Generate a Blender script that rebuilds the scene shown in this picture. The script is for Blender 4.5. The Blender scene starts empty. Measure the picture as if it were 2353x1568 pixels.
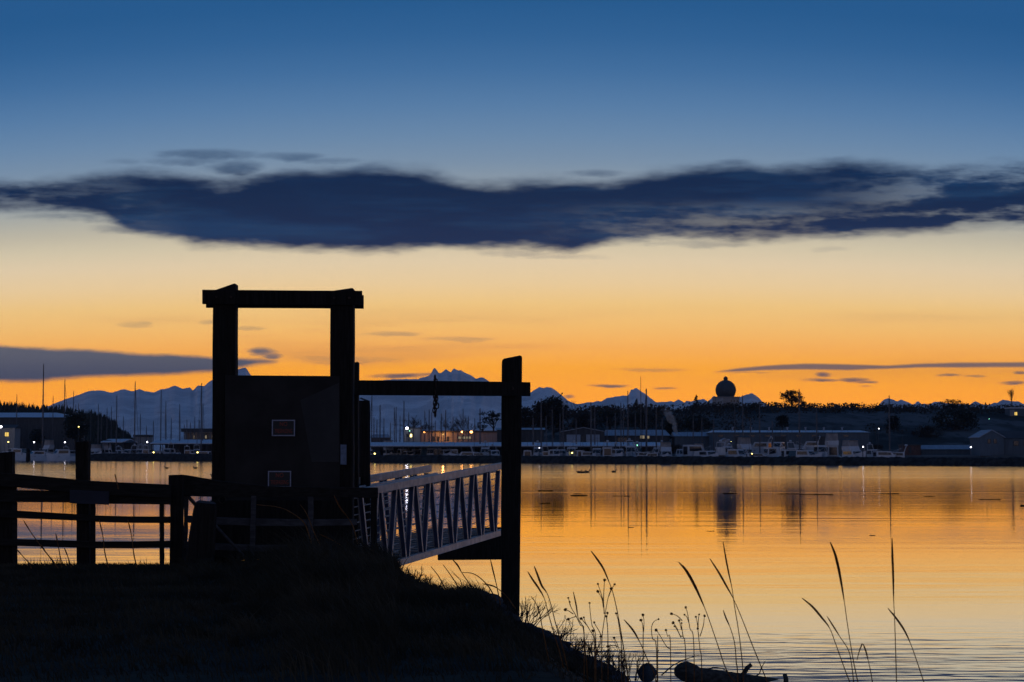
import bpy, math, random
from mathutils import Vector, Matrix, noise as mnoise

sc = bpy.context.scene
COL = sc.collection
RND = random.Random(11)

# ------------------------------------------------------------------ camera
LENS, CAMZ = 66.0, 1.7
K = LENS / 36.0 * 2353.0
PITCH = math.atan(252.0 / K)
CP, SP = math.cos(PITCH), math.sin(PITCH)
cam_d = bpy.data.cameras.new("camera")
cam_d.lens, cam_d.sensor_width = LENS, 36.0
cam_d.clip_start, cam_d.clip_end = 0.1, 90000.0
cam_d.dof.use_dof = True
cam_d.dof.focus_distance = 31.0
cam_d.dof.aperture_fstop = 8.0
cam = bpy.data.objects.new("camera", cam_d)
COL.objects.link(cam)
cam.location = (0, 0, CAMZ)
cam.rotation_euler = (math.pi / 2 + PITCH, 0, 0)
sc.camera = cam

sc.view_settings.view_transform = 'Standard'
sc.view_settings.look = 'None'
sc.view_settings.exposure = 0.0
sc.view_settings.gamma = 1.0
sc.cycles.use_denoising = True
sc.cycles.max_bounces = 6
sc.cycles.volume_bounces = 0
sc.cycles.caustics_reflective = True
sc.cycles.sample_clamp_indirect = 6.0
sc.render.film_transparent = False


def at(p, y, Y):
    """world point seen at photo point (p, y) (2353 x 1568) at world depth Y"""
    dx, dy = (p - 1176.5) / K, (784.0 - y) / K
    d = Vector((dx, CP - SP * dy, SP + CP * dy))
    return Vector((0, 0, CAMZ)) + d * (Y / d.y)


def tan_el(y):
    dy = (784.0 - y) / K
    return (SP + CP * dy) / (CP - SP * dy)


def az_u(p, y=900):
    dy = (784.0 - y) / K
    return (p - 1176.5) / K / (CP - SP * dy)


def lin(c):
    out = []
    for v in c:
        v /= 255.0
        out.append(v / 12.92 if v <= 0.04045 else ((v + 0.055) / 1.055) ** 2.4)
    return tuple(out)


def smooth(a, b, x):
    t = min(1.0, max(0.0, (x - a) / (b - a)))
    return t * t * (3 - 2 * t)


def interp(tab, x):
    if x <= tab[0][0]:
        return tab[0][1]
    for (a, b), (c, d) in zip(tab, tab[1:]):
        if x <= c:
            return b + (d - b) * (x - a) / (c - a)
    return tab[-1][1]


# ------------------------------------------------------------------ node helper
class NT:
    def __init__(self, tree):
        self.t = tree
        tree.nodes.clear()

    def n(self, typ, **kw):
        nd = self.t.nodes.new(typ)
        for k, v in kw.items():
            setattr(nd, k, v)
        return nd

    def link(self, a, b):
        self.t.links.new(a, b)

    def put(self, sock, v):
        if isinstance(v, bpy.types.NodeSocket):
            self.t.links.new(v, sock)
        else:
            sock.default_value = v

    def m(self, op, a, b=None, c=None, clamp=False):
        nd = self.n('ShaderNodeMath', operation=op, use_clamp=clamp)
        self.put(nd.inputs[0], a)
        if b is not None:
            self.put(nd.inputs[1], b)
        if c is not None:
            self.put(nd.inputs[2], c)
        return nd.outputs[0]

    def add(self, a, b): return self.m('ADD', a, b)
    def sub(self, a, b): return self.m('SUBTRACT', a, b)
    def mul(self, a, b): return self.m('MULTIPLY', a, b)
    def div(self, a, b): return self.m('DIVIDE', a, b)

    def step(self, a, b, x, lo=0.0, hi=1.0):
        nd = self.n('ShaderNodeMapRange', interpolation_type='SMOOTHSTEP')
        self.put(nd.inputs['Value'], x)
        self.put(nd.inputs['From Min'], a)
        self.put(nd.inputs['From Max'], b)
        self.put(nd.inputs['To Min'], lo)
        self.put(nd.inputs['To Max'], hi)
        return nd.outputs[0]

    def vec(self, x, y, z=0.0):
        nd = self.n('ShaderNodeCombineXYZ')
        self.put(nd.inputs[0], x); self.put(nd.inputs[1], y); self.put(nd.inputs[2], z)
        return nd.outputs[0]

    def noise(self, v, scale=1.0, detail=4.0, rough=0.55):
        nd = self.n('ShaderNodeTexNoise')
        self.put(nd.inputs['Vector'], v)
        nd.inputs['Scale'].default_value = scale
        nd.inputs['Detail'].default_value = detail
        nd.inputs['Roughness'].default_value = rough
        return nd.outputs['Fac']

    def ramp(self, fac, stops, interp='LINEAR'):
        nd = self.n('ShaderNodeValToRGB')
        cr = nd.color_ramp
        cr.interpolation = interp
        while len(cr.elements) > 1:
            cr.elements.remove(cr.elements[-1])
        cr.elements[0].position = stops[0][0]
        cr.elements[0].color = (*stops[0][1], 1) if not isinstance(stops[0][1], float) else (stops[0][1],) * 3 + (1,)
        for pos, c in stops[1:]:
            e = cr.elements.new(pos)
            e.color = (*c, 1) if not isinstance(c, float) else (c, c, c, 1)
        self.put(nd.inputs[0], fac)
        return nd.outputs[0]

    def mix(self, fac, a, b):
        nd = self.n('ShaderNodeMix', data_type='RGBA')
        self.put(nd.inputs[0], fac)
        self.put(nd.inputs[6], a if isinstance(a, bpy.types.NodeSocket) else (*a, 1))
        self.put(nd.inputs[7], b if isinstance(b, bpy.types.NodeSocket) else (*b, 1))
        return nd.outputs[2]


# ------------------------------------------------------------------ world: dawn sky with cloud bars
world = bpy.data.worlds.new("World")
sc.world = world
world.use_nodes = True


def build_sky():
    g = NT(world.node_tree)
    tc = g.n('ShaderNodeTexCoord')
    sep = g.n('ShaderNodeSeparateXYZ')
    nrm = g.n('ShaderNodeVectorMath', operation='NORMALIZE')
    g.link(tc.outputs['Generated'], nrm.inputs[0])
    g.link(nrm.outputs[0], sep.inputs[0])
    x, y, z = sep.outputs
    yy = g.m('MAXIMUM', y, 0.06)
    u = g.div(x, yy)
    v = g.div(z, yy)
    # elevation gradient (t = sqrt(sin el)), the glow narrows away from the dawn azimuth
    u2 = g.mul(u, u)
    zz = g.mul(g.m('MAXIMUM', z, 0.0), g.m('MINIMUM', g.add(1.0, g.mul(u2, 1.3)), 1.6))
    t = g.m('SQRT', g.m('MINIMUM', zz, 1.0))

    def T(py):
        s = tan_el(py)
        s = s / math.sqrt(1 + s * s)
        return math.sqrt(max(0, s))
    stops = [(1036, (252, 150, 26)), (960, (255, 160, 22)), (915, (255, 164, 28)), (880, (252, 165, 46)), (845, (249, 167, 66)),
             (800, (246, 174, 91)), (750, (242, 187, 112)), (700, (238, 196, 130)), (650, (232, 202, 156)), (600, (224, 203, 170)),
             (560, (210, 197, 170)), (520, (190, 183, 165)), (470, (164, 168, 165)), (420, (140, 153, 166)), (370, (122, 144, 168)),
             (310, (106, 136, 169)), (240, (88, 125, 166)), (160, (68, 111, 158)), (80, (52, 99, 149)), (0, (42, 91, 142))]
    def clear(c, a):      # sky beyond the air box, so that it reads as intended through the haze
        s = max(1e-3, tan_el(a))
        path = min(24000.0, HAZE_TOP / s)
        tr = math.exp(-HAZE * path)
        return tuple(max(0.0, v - (1 - tr) * w) / tr for v, w in zip(lin(c), AIRLIGHT))
    st = [(T(a), clear(c, a)) for a, c in stops]
    st += [(0.6, lin((32, 84, 142))), (0.75, lin((38, 78, 132))), (1.0, lin((44, 74, 118)))]
    front = g.ramp(t, st)
    back = g.ramp(t, [(0.0, lin((204, 180, 184))), (0.30, lin((186, 170, 180))), (0.45, lin((140, 140, 162))), (0.6, lin((94, 110, 146))), (1.0, lin((44, 74, 118)))])
    hl = g.m('SQRT', g.add(g.mul(x, x), g.add(g.mul(y, y), 1e-4)))
    f = g.step(-0.25, 0.8, g.div(y, hl))
    sky = g.mix(f, back, front)

    # faint uneven thin veil low in the sky
    veil = g.noise(g.vec(g.mul(u, 5.0), g.mul(v, 60.0), 3.0), 1.0, 4.0)
    vband = g.mul(g.step(tan_el(905), tan_el(830), v), g.step(tan_el(690), tan_el(770), v))
    sky = g.mix(g.mul(g.mul(g.step(0.48, 0.8, veil), vband), 0.55), sky, lin((196, 132, 92)))

    # noises that fray the clouds
    w1 = g.sub(g.noise(g.vec(g.mul(u, 16.0), g.mul(v, 60.0), 0.0), 1.0, 5.0, 0.6), 0.5)
    w2 = g.sub(g.noise(g.vec(g.mul(u, 60.0), g.mul(v, 190.0), 5.0), 1.0, 4.0, 0.6), 0.5)
    px = 1.0 / K
    wob = g.add(g.mul(w1, 46 * px), g.mul(w2, 16 * px))

    UMIN, UMAX = -0.34, 0.34

    def curve(tab):
        stp = []
        for p_, y_ in tab:
            stp.append(((az_u(p_, y_) - UMIN) / (UMAX - UMIN), tan_el(y_) / 0.25))
        tt = g.div(g.sub(u, UMIN), UMAX - UMIN)
        return g.mul(g.ramp(tt, stp), 0.25)

    def bar(top, bot, et, eb, wb=1.0):
        a = g.sub(g.add(curve(top), g.mul(wob, wb)), v)
        b = g.sub(v, g.sub(curve(bot), g.mul(wob, wb)))
        return g.m('MULTIPLY', g.step(-et * px * 0.55, et * px * 0.75, a), g.step(-eb * px * 0.55, eb * px * 0.75, b))

    top = [(-200, 440), (0, 424), (60, 428), (95, 418), (160, 402), (240, 394), (330, 390), (420, 402), (500, 414), (560, 410), (640, 394),
           (750, 386), (850, 380), (950, 388), (1050, 410), (1150, 415), (1290, 412), (1390, 418), (1480, 404), (1560, 390),
           (1640, 380), (1700, 372), (1770, 384), (1850, 379), (1960, 371), (2060, 382), (2150, 386), (2250, 378), (2500, 376)]
    bot = [(-200, 470), (0, 486), (80, 487), (160, 492), (240, 503), (300, 532), (380, 548), (440, 560), (520, 562), (620, 568), (740, 575), (840, 585),
           (920, 577), (1000, 566), (1100, 568), (1240, 572), (1320, 580), (1400, 560), (1500, 552), (1640, 552), (1760, 556),
           (1850, 548), (1960, 542), (2060, 540), (2200, 528), (2500, 522)]
    main = bar(top, bot, 34, 26, 1.2)
    # torn ends of the big cloud
    n3 = g.add(g.noise(g.vec(g.mul(u, 11.0), g.mul(v, 70.0), 9.0), 1.0, 5.0, 0.6), g.mul(w2, 0.25))
    tear = g.m('MAXIMUM', g.step(az_u(460), az_u(-80), u, 0.0, 0.6), g.step(az_u(1780), az_u(2330), u, 0.0, 0.85))
    low = g.mul(g.step(az_u(1150), az_u(1750), u), g.step(tan_el(450), tan_el(510), v))
    tear = g.m('MAXIMUM', tear, g.mul(low, 0.42))
    hole = g.step(0.56, 0.38, n3)            # 1 where the cloud is thin
    main = g.mul(main, g.sub(1.0, g.mul(g.mul(hole, tear), 0.74)))

    def blob(p_, y_, a, b, s, fray=1.0):
        du = g.div(g.sub(u, az_u(p_, y_)), a * px)
        dv = g.div(g.sub(g.add(v, g.mul(wob, 0.5 * fray)), tan_el(y_)), b * px)
        d = g.sub(1.0, g.add(g.mul(du, du), g.mul(dv, dv)))
        d = g.add(d, g.add(g.mul(w2, 1.6 * fray), g.mul(w1, 1.6 * fray)))
        return g.step(-0.1, 1.3, d, 0.0, s * 1.25)

    def many(lst):
        r = None
        for b_ in lst:
            q = blob(*b_)
            r = q if r is None else g.m('MAXIMUM', r, q)
        return r
    wisps = many([(470, 356, 150, 17, 0.55), (430, 372, 130, 12, 0.4), (660, 360, 95, 14, 0.5), (540, 386, 90, 22, 0.6), (760, 372, 90, 12, 0.4),
                  (280, 375, 60, 10, 0.3), (1370, 400, 90, 12, 0.45), (1690, 378, 60, 14, 0.5), (1300, 590, 110, 8, 0.2),
                  (1180, 580, 120, 10, 0.25), (1610, 562, 170, 14, 0.35), (1910, 572, 50, 7, 0.15), (160, 500, 150, 14, 0.5), (320, 526, 120, 18, 0.5)])
    main = g.m('MAXIMUM', main, wisps)
    # tone inside the cloud: deep blue belly, paler slate in thin places and along long soft billows
    cc = g.mix(g.step(tan_el(575), tan_el(430), v), (0.0, 0.015, 0.070), (0.0, 0.0130, 0.056))
    n4 = g.noise(g.vec(g.add(g.mul(u, 5.0), g.mul(w1, 0.6)), g.mul(v, 46.0), 2.0), 1.0, 6.0, 0.62)
    cc = g.mix(g.mul(g.step(0.46, 0.70, n4), 0.85), cc, (0.004, 0.040, 0.125))
    n5 = g.noise(g.vec(g.mul(u, 13.0), g.mul(v, 120.0), 6.0), 1.0, 4.0, 0.6)
    cc = g.mix(g.mul(g.step(0.50, 0.72, n5), 0.35), cc, (0.012, 0.056, 0.140))
    core = bar(top, bot, 80, 62, 1.5)
    cc = g.mix(g.step(0.75, 0.0, core, 0.0, 0.75), cc, (0.034, 0.078, 0.160))
    sky = g.mix(g.mul(main, 0.98), sky, cc)

    # low slate cloud bars near the mountains
    lt = [(-300, 790), (0, 797), (60, 800), (200, 804), (330, 812), (480, 820), (560, 823), (600, 824), (640, 829), (662, 834), (700, 838)]
    lb = [(-300, 880), (0, 876), (100, 876), (200, 868), (300, 865), (400, 861), (490, 856), (560, 846), (630, 836), (660, 826), (700, 820)]
    lowc = bar(lt, lb, 10, 12, 0.45)
    rt = [(1600, 862), (1650, 853), (1700, 846), (1760, 840), (1850, 835), (1950, 837), (2040, 840), (2110, 836), (2200, 833), (2400, 832)]
    rb = [(1600, 852), (1650, 856), (1700, 855), (1760, 852), (1850, 850), (1950, 851), (2040, 848), (2110, 845), (2200, 846), (2400, 844)]
    lowc = g.m('MAXIMUM', lowc, g.mul(bar(rt, rb, 5, 5, 0.12), 0.85))
    lowc = g.m('MAXIMUM', lowc, many([(602, 808, 40, 14, 0.85), (625, 818, 30, 9, 0.7), (1890, 862, 24, 8, 0.75), (1885, 875, 58, 6, 0.75), (1965, 873, 46, 7, 0.7),
                                      (1990, 878, 36, 4, 0.7), (2180, 864, 38, 4, 0.8), (2330, 881, 46, 5, 0.75), (2345, 859, 24, 6, 0.8), (1400, 887, 62, 5, 0.7),
                                      (1530, 893, 34, 4, 0.55), (1308, 912, 16, 5, 0.6), (930, 863, 90, 8, 0.8), (985, 861, 50, 6, 0.7), (1990, 888, 20, 3, 0.5),
                                      (305, 747, 50, 9, 0.28), (330, 743, 24, 7, 0.25), (575, 754, 46, 7, 0.28), (480, 742, 30, 8, 0.35), (900, 768, 90, 9, 0.35), (1060, 779, 110, 8, 0.3),
                                      (2240, 866, 36, 4, 0.5), (1490, 850, 120, 6, 0.3), (2280, 842, 120, 4, 0.5), (780, 826, 150, 12, 0.3), (1720, 858, 90, 3, 0.4)]))
    lc = g.mix(g.step(tan_el(870), tan_el(800), v), (0.075, 0.092, 0.142), (0.13, 0.14, 0.175))
    sky = g.mix(g.mul(lowc, 0.985), sky, lc)

    ground = g.step(-0.02, 0.0, z)
    sky = g.mix(ground, lin((10, 12, 16)), sky)
    bg = g.n('ShaderNodeBackground')
    g.link(sky, bg.inputs['Color'])
    bg.inputs['Strength'].default_value = SKY_STRENGTH
    out = g.n('ShaderNodeOutputWorld')
    g.link(bg.outputs[0], out.inputs['Surface'])


SKY_STRENGTH = 1.0
HAZE, HAZE_TOP = 2.4e-5, 940.0      # density of the air, height of the air box
AIRLIGHT = (0.055, 0.065, 0.125)
build_sky()
world.cycles.sampling_method = 'MANUAL'
world.cycles.sample_map_resolution = 1024


# ------------------------------------------------------------------ mesh helper
class MB:
    def __init__(self):
        self.v, self.f = [], []

    def poly(self, pts):
        i = len(self.v)
        self.v += [tuple(q) for q in pts]
        self.f.append(tuple(range(i, i + len(pts))))

    def hexa(self, b, t):
        """b, t: four corners below and above, counter-clockwise seen from above"""
        i = len(self.v)
        self.v += [tuple(q) for q in b] + [tuple(q) for q in t]
        self.f += [(i + 3, i + 2, i + 1, i), (i + 4, i + 5, i + 6, i + 7)]
        for k in range(4):
            l = (k + 1) % 4
            self.f.append((i + k, i + l, i + 4 + l, i + 4 + k))

    def box(self, x0, x1, y0, y1, z0, z1):
        self.hexa([(x0, y0, z0), (x1, y0, z0), (x1, y1, z0), (x0, y1, z0)], [(x0, y0, z1), (x1, y0, z1), (x1, y1, z1), (x0, y1, z1)])

    def bar(self, a, b, w, h, up=(0, 0, 1), taper=1.0):
        a, b = Vector(a), Vector(b)
        d = (b - a).normalized()
        s = d.cross(Vector(up))
        if s.length < 1e-4:
            s = d.cross(Vector((1, 0, 0)))
        s.normalize()
        n = s.cross(d)
        A = [a - s * w / 2 - n * h / 2, a + s * w / 2 - n * h / 2, a + s * w / 2 + n * h / 2, a - s * w / 2 + n * h / 2]
        w, h = w * taper, h * taper
        B = [b - s * w / 2 - n * h / 2, b + s * w / 2 - n * h / 2, b + s * w / 2 + n * h / 2, b - s * w / 2 + n * h / 2]
        self.hexa(A, B)

    def tube(self, pts, rad, n=6, cap=True):
        pts = [Vector(q) for q in pts]
        if not isinstance(rad, (list, tuple)):
            rad = [rad] * len(pts)
        i0 = len(self.v)
        ref = Vector((0.13, 0.21, 1)) if abs((pts[-1] - pts[0]).normalized().z) < 0.9 else Vector((1, 0.1, 0))
        for k, q in enumerate(pts):
            d = (pts[min(k + 1, len(pts) - 1)] - pts[max(k - 1, 0)]).normalized()
            s = d.cross(ref).normalized()
            w = s.cross(d)
            for j in range(n):
                a = 2 * math.pi * j / n
                self.v.append(tuple(q + (s * math.cos(a) + w * math.sin(a)) * rad[k]))
        for k in range(len(pts) - 1):
            for j in range(n):
                l = (j + 1) % n
                self.f.append((i0 + k * n + j, i0 + k * n + l, i0 + (k + 1) * n + l, i0 + (k + 1) * n + j))
        if cap:
            self.f.append(tuple(range(i0 + n - 1, i0 - 1, -1)))
            e = i0 + (len(pts) - 1) * n
            self.f.append(tuple(range(e, e + n)))

    def prism(self, prof, y0, y1):
        """prof: (x, z) outline, pushed along y"""
        i, n = len(self.v), len(prof)
        self.v += [(x, y0, z) for x, z in prof] + [(x, y1, z) for x, z in prof]
        self.f += [tuple(range(i, i + n)), tuple(range(i + 2 * n - 1, i + n - 1, -1))]
        for k in range(n):
            l = (k + 1) % n
            self.f.append((i + l, i + k, i + n + k, i + n + l))

    def ball(self, c, rx, ry=None, rz=None, nu=12, nv=8, jit=0.0, seed=0):
        ry = ry or rx
        rz = rz or rx
        r = random.Random(seed)
        i = len(self.v)
        for a in range(nv + 1):
            th = math.pi * a / nv
            for b in range(nu):
                ph = 2 * math.pi * b / nu
                k = 1 + jit * (r.random() - 0.5) * 2 if 0 < a < nv else 1.0
                self.v.append((c[0] + rx * k * math.sin(th) * math.cos(ph), c[1] + ry * k * math.sin(th) * math.sin(ph), c[2] + rz * k * math.cos(th)))
        for a in range(nv):
            for b in range(nu):
                c2 = (b + 1) % nu
                self.f.append((i + a * nu + b, i + (a + 1) * nu + b, i + (a + 1) * nu + c2, i + a * nu + c2))

    def build(self, name, m, parent=None, off=None, smooth=False, bevel=0.0, m2=None, cut=0):
        me = bpy.data.meshes.new(name)
        if off is not None:
            o = Vector(off)
            self.v = [tuple(Vector(q) - o) for q in self.v]
        me.from_pydata(self.v, [], self.f)
        me.validate()
        me.update()
        if smooth:
            me.polygons.foreach_set('use_smooth', [True] * len(me.polygons))
        ob = bpy.data.objects.new(name, me)
        if m is not None:
            me.materials.append(m)
        if m2 is not None:
            me.materials.append(m2)
            for k, pl in enumerate(me.polygons):
                pl.material_index = 1 if k >= cut else 0
        COL.objects.link(ob)
        if parent is not None:
            ob.parent = parent
        if bevel:
            bm = ob.modifiers.new('bevel', 'BEVEL')
            bm.width, bm.segments, bm.limit_method = bevel, 2, 'ANGLE'
        return ob


def tag(o, label=None, cat=None, group=None, kind=None):
    if label: o['label'] = label
    if cat: o['category'] = cat
    if group: o['group'] = group
    if kind: o['kind'] = kind
    return o


def thing(name, label, cat, loc=(0, 0, 0), rz=0.0, group=None):
    o = bpy.data.objects.new(name, None)
    o.empty_display_size = 0.2
    COL.objects.link(o)
    o.location = loc
    o.rotation_euler = (0, 0, rz)
    return tag(o, label, cat, group)


# ------------------------------------------------------------------ materials
def mat(name, color, rough=0.7, metal=0.0, var=0.35, scale=3.0, stretch=(1, 1, 1), bump=0.0, dark=None, spec=0.5):
    m = bpy.data.materials.new(name)
    m.use_nodes = True
    g = NT(m.node_tree)
    b = g.n('ShaderNodeBsdfPrincipled')
    out = g.n('ShaderNodeOutputMaterial')
    g.link(b.outputs[0], out.inputs[0])
    tc = g.n('ShaderNodeTexCoord')
    mp = g.n('ShaderNodeMapping')
    g.link(tc.outputs['Object'], mp.inputs[0])
    mp.inputs['Scale'].default_value = stretch
    nz = g.noise(mp.outputs[0], scale, 5.0, 0.6)
    c2 = dark if dark is not None else tuple(c * (1 - var) for c in color)
    g.link(g.mix(g.step(0.35, 0.68, nz), c2, color), b.inputs['Base Color'])
    b.inputs['Roughness'].default_value = rough
    b.inputs['Metallic'].default_value = metal
    b.inputs['Specular IOR Level'].default_value = spec
    if bump:
        bp = g.n('ShaderNodeBump')
        bp.inputs['Strength'].default_value = 1.0
        bp.inputs['Distance'].default_value = bump
        g.link(nz, bp.inputs['Height'])
        g.link(bp.outputs[0], b.inputs['Normal'])
    return m


def glow(name, color, strength):
    m = bpy.data.materials.new(name)
    m.use_nodes = True
    g = NT(m.node_tree)
    e = g.n('ShaderNodeEmission')
    e.inputs['Color'].default_value = (*color, 1)
    e.inputs['Strength'].default_value = strength
    out = g.n('ShaderNodeOutputMaterial')
    g.link(e.outputs[0], out.inputs[0])
    return m


def leafy(name, color, dark, trans=0.35, scale=2.0):
    m = bpy.data.materials.new(name)
    m.use_nodes = True
    g = NT(m.node_tree)
    b = g.n('ShaderNodeBsdfPrincipled')
    b.inputs['Roughness'].default_value = 0.8
    b.inputs['Specular IOR Level'].default_value = 0.2
    tr = g.n('ShaderNodeBsdfTranslucent')
    tc = g.n('ShaderNodeTexCoord')
    nz = g.noise(tc.outputs['Object'], scale, 3.0)
    c = g.mix(g.step(0.35, 0.65, nz), dark, color)
    g.link(c, b.inputs['Base Color'])
    g.link(c, tr.inputs['Color'])
    ms = g.n('ShaderNodeMixShader')
    ms.inputs[0].default_value = trans
    g.link(b.outputs[0], ms.inputs[1])
    g.link(tr.outputs[0], ms.inputs[2])
    out = g.n('ShaderNodeOutputMaterial')
    g.link(ms.outputs[0], out.inputs[0])
    return m


M = {}
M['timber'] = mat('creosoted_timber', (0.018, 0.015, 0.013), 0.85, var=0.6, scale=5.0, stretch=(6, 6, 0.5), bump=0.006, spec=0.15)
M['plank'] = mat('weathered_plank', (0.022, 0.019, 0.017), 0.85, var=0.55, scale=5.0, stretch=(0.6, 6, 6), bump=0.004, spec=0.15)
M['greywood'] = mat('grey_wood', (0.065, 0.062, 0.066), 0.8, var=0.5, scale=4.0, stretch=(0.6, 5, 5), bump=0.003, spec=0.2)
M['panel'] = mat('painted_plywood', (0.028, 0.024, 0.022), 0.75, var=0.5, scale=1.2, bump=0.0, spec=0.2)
M['alu'] = mat('brushed_aluminium', (0.62, 0.62, 0.66), 0.42, metal=0.9, var=0.2, scale=9.0, stretch=(0.5, 3, 3))
M['alumatt'] = mat('dull_aluminium', (0.50, 0.45, 0.42), 0.55, metal=0.4, var=0.35, scale=6.0)
M['alushade'] = mat('shaded_aluminium_web', (0.07, 0.09, 0.17), 0.55, metal=0.2, var=0.35, scale=5.0)  # same metal as the flanges; shade on the web faces put into the colour
M['steel'] = mat('rusty_steel', (0.06, 0.035, 0.025), 0.7, metal=0.5, var=0.5, scale=20.0)
M['deck'] = mat('gangway_deck', (0.05, 0.05, 0.055), 0.8, var=0.4, scale=8.0)
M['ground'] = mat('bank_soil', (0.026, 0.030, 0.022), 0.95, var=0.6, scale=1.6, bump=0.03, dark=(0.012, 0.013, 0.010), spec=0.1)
M['rock'] = mat('shore_rock', (0.050, 0.053, 0.060), 0.9, var=0.6, scale=3.0, bump=0.02, spec=0.2)
M['driftwood'] = mat('driftwood', (0.075, 0.065, 0.055), 0.9, var=0.6, scale=4.0, stretch=(0.6, 5, 5), bump=0.01, spec=0.1)
M['grass'] = leafy('dry_grass', (0.062, 0.050, 0.032), (0.024, 0.023, 0.016), 0.3, 1.0)
M['straw'] = leafy('straw', (0.40, 0.23, 0.11), (0.26, 0.14, 0.065), 0.75, 30.0)
M['seed'] = leafy('seed_head', (0.42, 0.21, 0.09), (0.26, 0.125, 0.05), 0.8, 60.0)
M['conifer'] = leafy('conifer', (0.030, 0.038, 0.030), (0.012, 0.017, 0.014), 0.1, 0.2)
M['scrub'] = leafy('scrub', (0.050, 0.042, 0.032), (0.020, 0.018, 0.015), 0.1, 0.12)
M['bark'] = mat('bark', (0.05, 0.04, 0.033), 0.9, var=0.5, scale=2.0)
M['twig'] = mat('bare_twigs', (0.055, 0.040, 0.033), 0.9, var=0.4, scale=1.0)
M['hull'] = mat('white_gelcoat', (0.47, 0.47, 0.49), 0.35, var=0.15, scale=0.8)
M['hulldark'] = mat('navy_hull', (0.03, 0.04, 0.07), 0.35, var=0.2, scale=0.8)
M['hullgrey'] = mat('grey_hull', (0.32, 0.34, 0.36), 0.45, var=0.25, scale=0.8)
M['glass'] = mat('tinted_glass', (0.015, 0.017, 0.022), 0.08, var=0.1)
M['canvas'] = mat('canvas', (0.05, 0.10, 0.13), 0.9, var=0.3, scale=2.0)
M['canvaswhite'] = mat('pale_canvas', (0.55, 0.52, 0.50), 0.9, var=0.2, scale=2.0)
M['mast'] = mat('mast_paint', (0.06, 0.065, 0.08), 0.5, metal=0.3, var=0.2, scale=1.0)
M['roofmetal'] = mat('frosted_metal_roof', (0.55, 0.58, 0.64), 0.55, var=0.2, scale=0.6, stretch=(6, 0.4, 1))
M['roofgrey'] = mat('grey_metal_roof', (0.30, 0.33, 0.38), 0.6, var=0.3, scale=0.6, stretch=(6, 0.4, 1))
M['roofdark'] = mat('tar_roof', (0.05, 0.05, 0.055), 0.8, var=0.3, scale=0.5)
M['walldark'] = mat('dark_siding', (0.055, 0.058, 0.065), 0.8, var=0.4, scale=0.4, stretch=(4, 4, 0.4))
M['wallblue'] = mat('blue_grey_siding', (0.080, 0.108, 0.135), 0.75, var=0.25, scale=0.4, stretch=(4, 4, 0.4))
M['wallpale'] = mat('pale_siding', (0.28, 0.27, 0.27), 0.8, var=0.25, scale=0.4, stretch=(4, 4, 0.4))
M['wallbrick'] = mat('brick_wall', (0.12, 0.06, 0.05), 0.85, var=0.4, scale=1.5)
M['door'] = mat('roller_door', (0.26, 0.32, 0.40), 0.6, var=0.2, scale=0.5, stretch=(0.3, 1, 6))
M['redpaint'] = mat('red_paint', (0.28, 0.035, 0.015), 0.6, var=0.2, scale=20.0)
M['black'] = mat('black_plastic', (0.010, 0.009, 0.009), 0.6, var=0.2)
M['whiteborder'] = mat('white_border', (0.28, 0.28, 0.35), 0.6, var=0.25, scale=30.0)
M['paper'] = mat('faded_notice', (0.16, 0.20, 0.28), 0.8, var=0.35, scale=14.0)
M['duck'] = mat('duck_feathers', (0.05, 0.04, 0.035), 0.8, var=0.4, scale=10.0)
M['jetty'] = mat('breakwater_rock', (0.038, 0.040, 0.042), 0.95, var=0.6, scale=0.8, bump=0.15, spec=0.1)
M['land'] = mat('harbour_ground', (0.10, 0.095, 0.09), 0.9, var=0.5, scale=0.05)
M['lampwhite'] = glow('white_lamp', (0.95, 0.92, 1.0), 7.0)
M['lampblue'] = glow('bluish_lamp', (0.85, 0.82, 1.0), 11.0)
M['lampyellow'] = glow('yellow_lamp', (1.0, 0.78, 0.20), 7.0)
M['lamporange'] = glow('sodium_lamp', (1.0, 0.40, 0.10), 9.0)
M['lampgreen'] = glow('green_lamp', (0.3, 1.0, 0.6), 3.0)
M['winyellow'] = glow('lit_window', (1.0, 0.66, 0.16), 1.0)
M['winpale'] = glow('pale_lit_window', (1.0, 0.82, 0.55), 0.22)
# ================================================================== SETTING
WZ = -1.9            # water level


def fbm(x, y, z=0.0, o=4):
    s, a = 0.0, 1.0
    for i in range(o):
        s += a * mnoise.noise(Vector((x, y, z + 7.3 * i)))
        x *= 2.03; y *= 2.03; a *= 0.5
    return s


def Ds(p):
    return K * (CAMZ - WZ) / (1058.5 + (max(-600, p) - 200) * 0.0058 - 1036.0)


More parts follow.
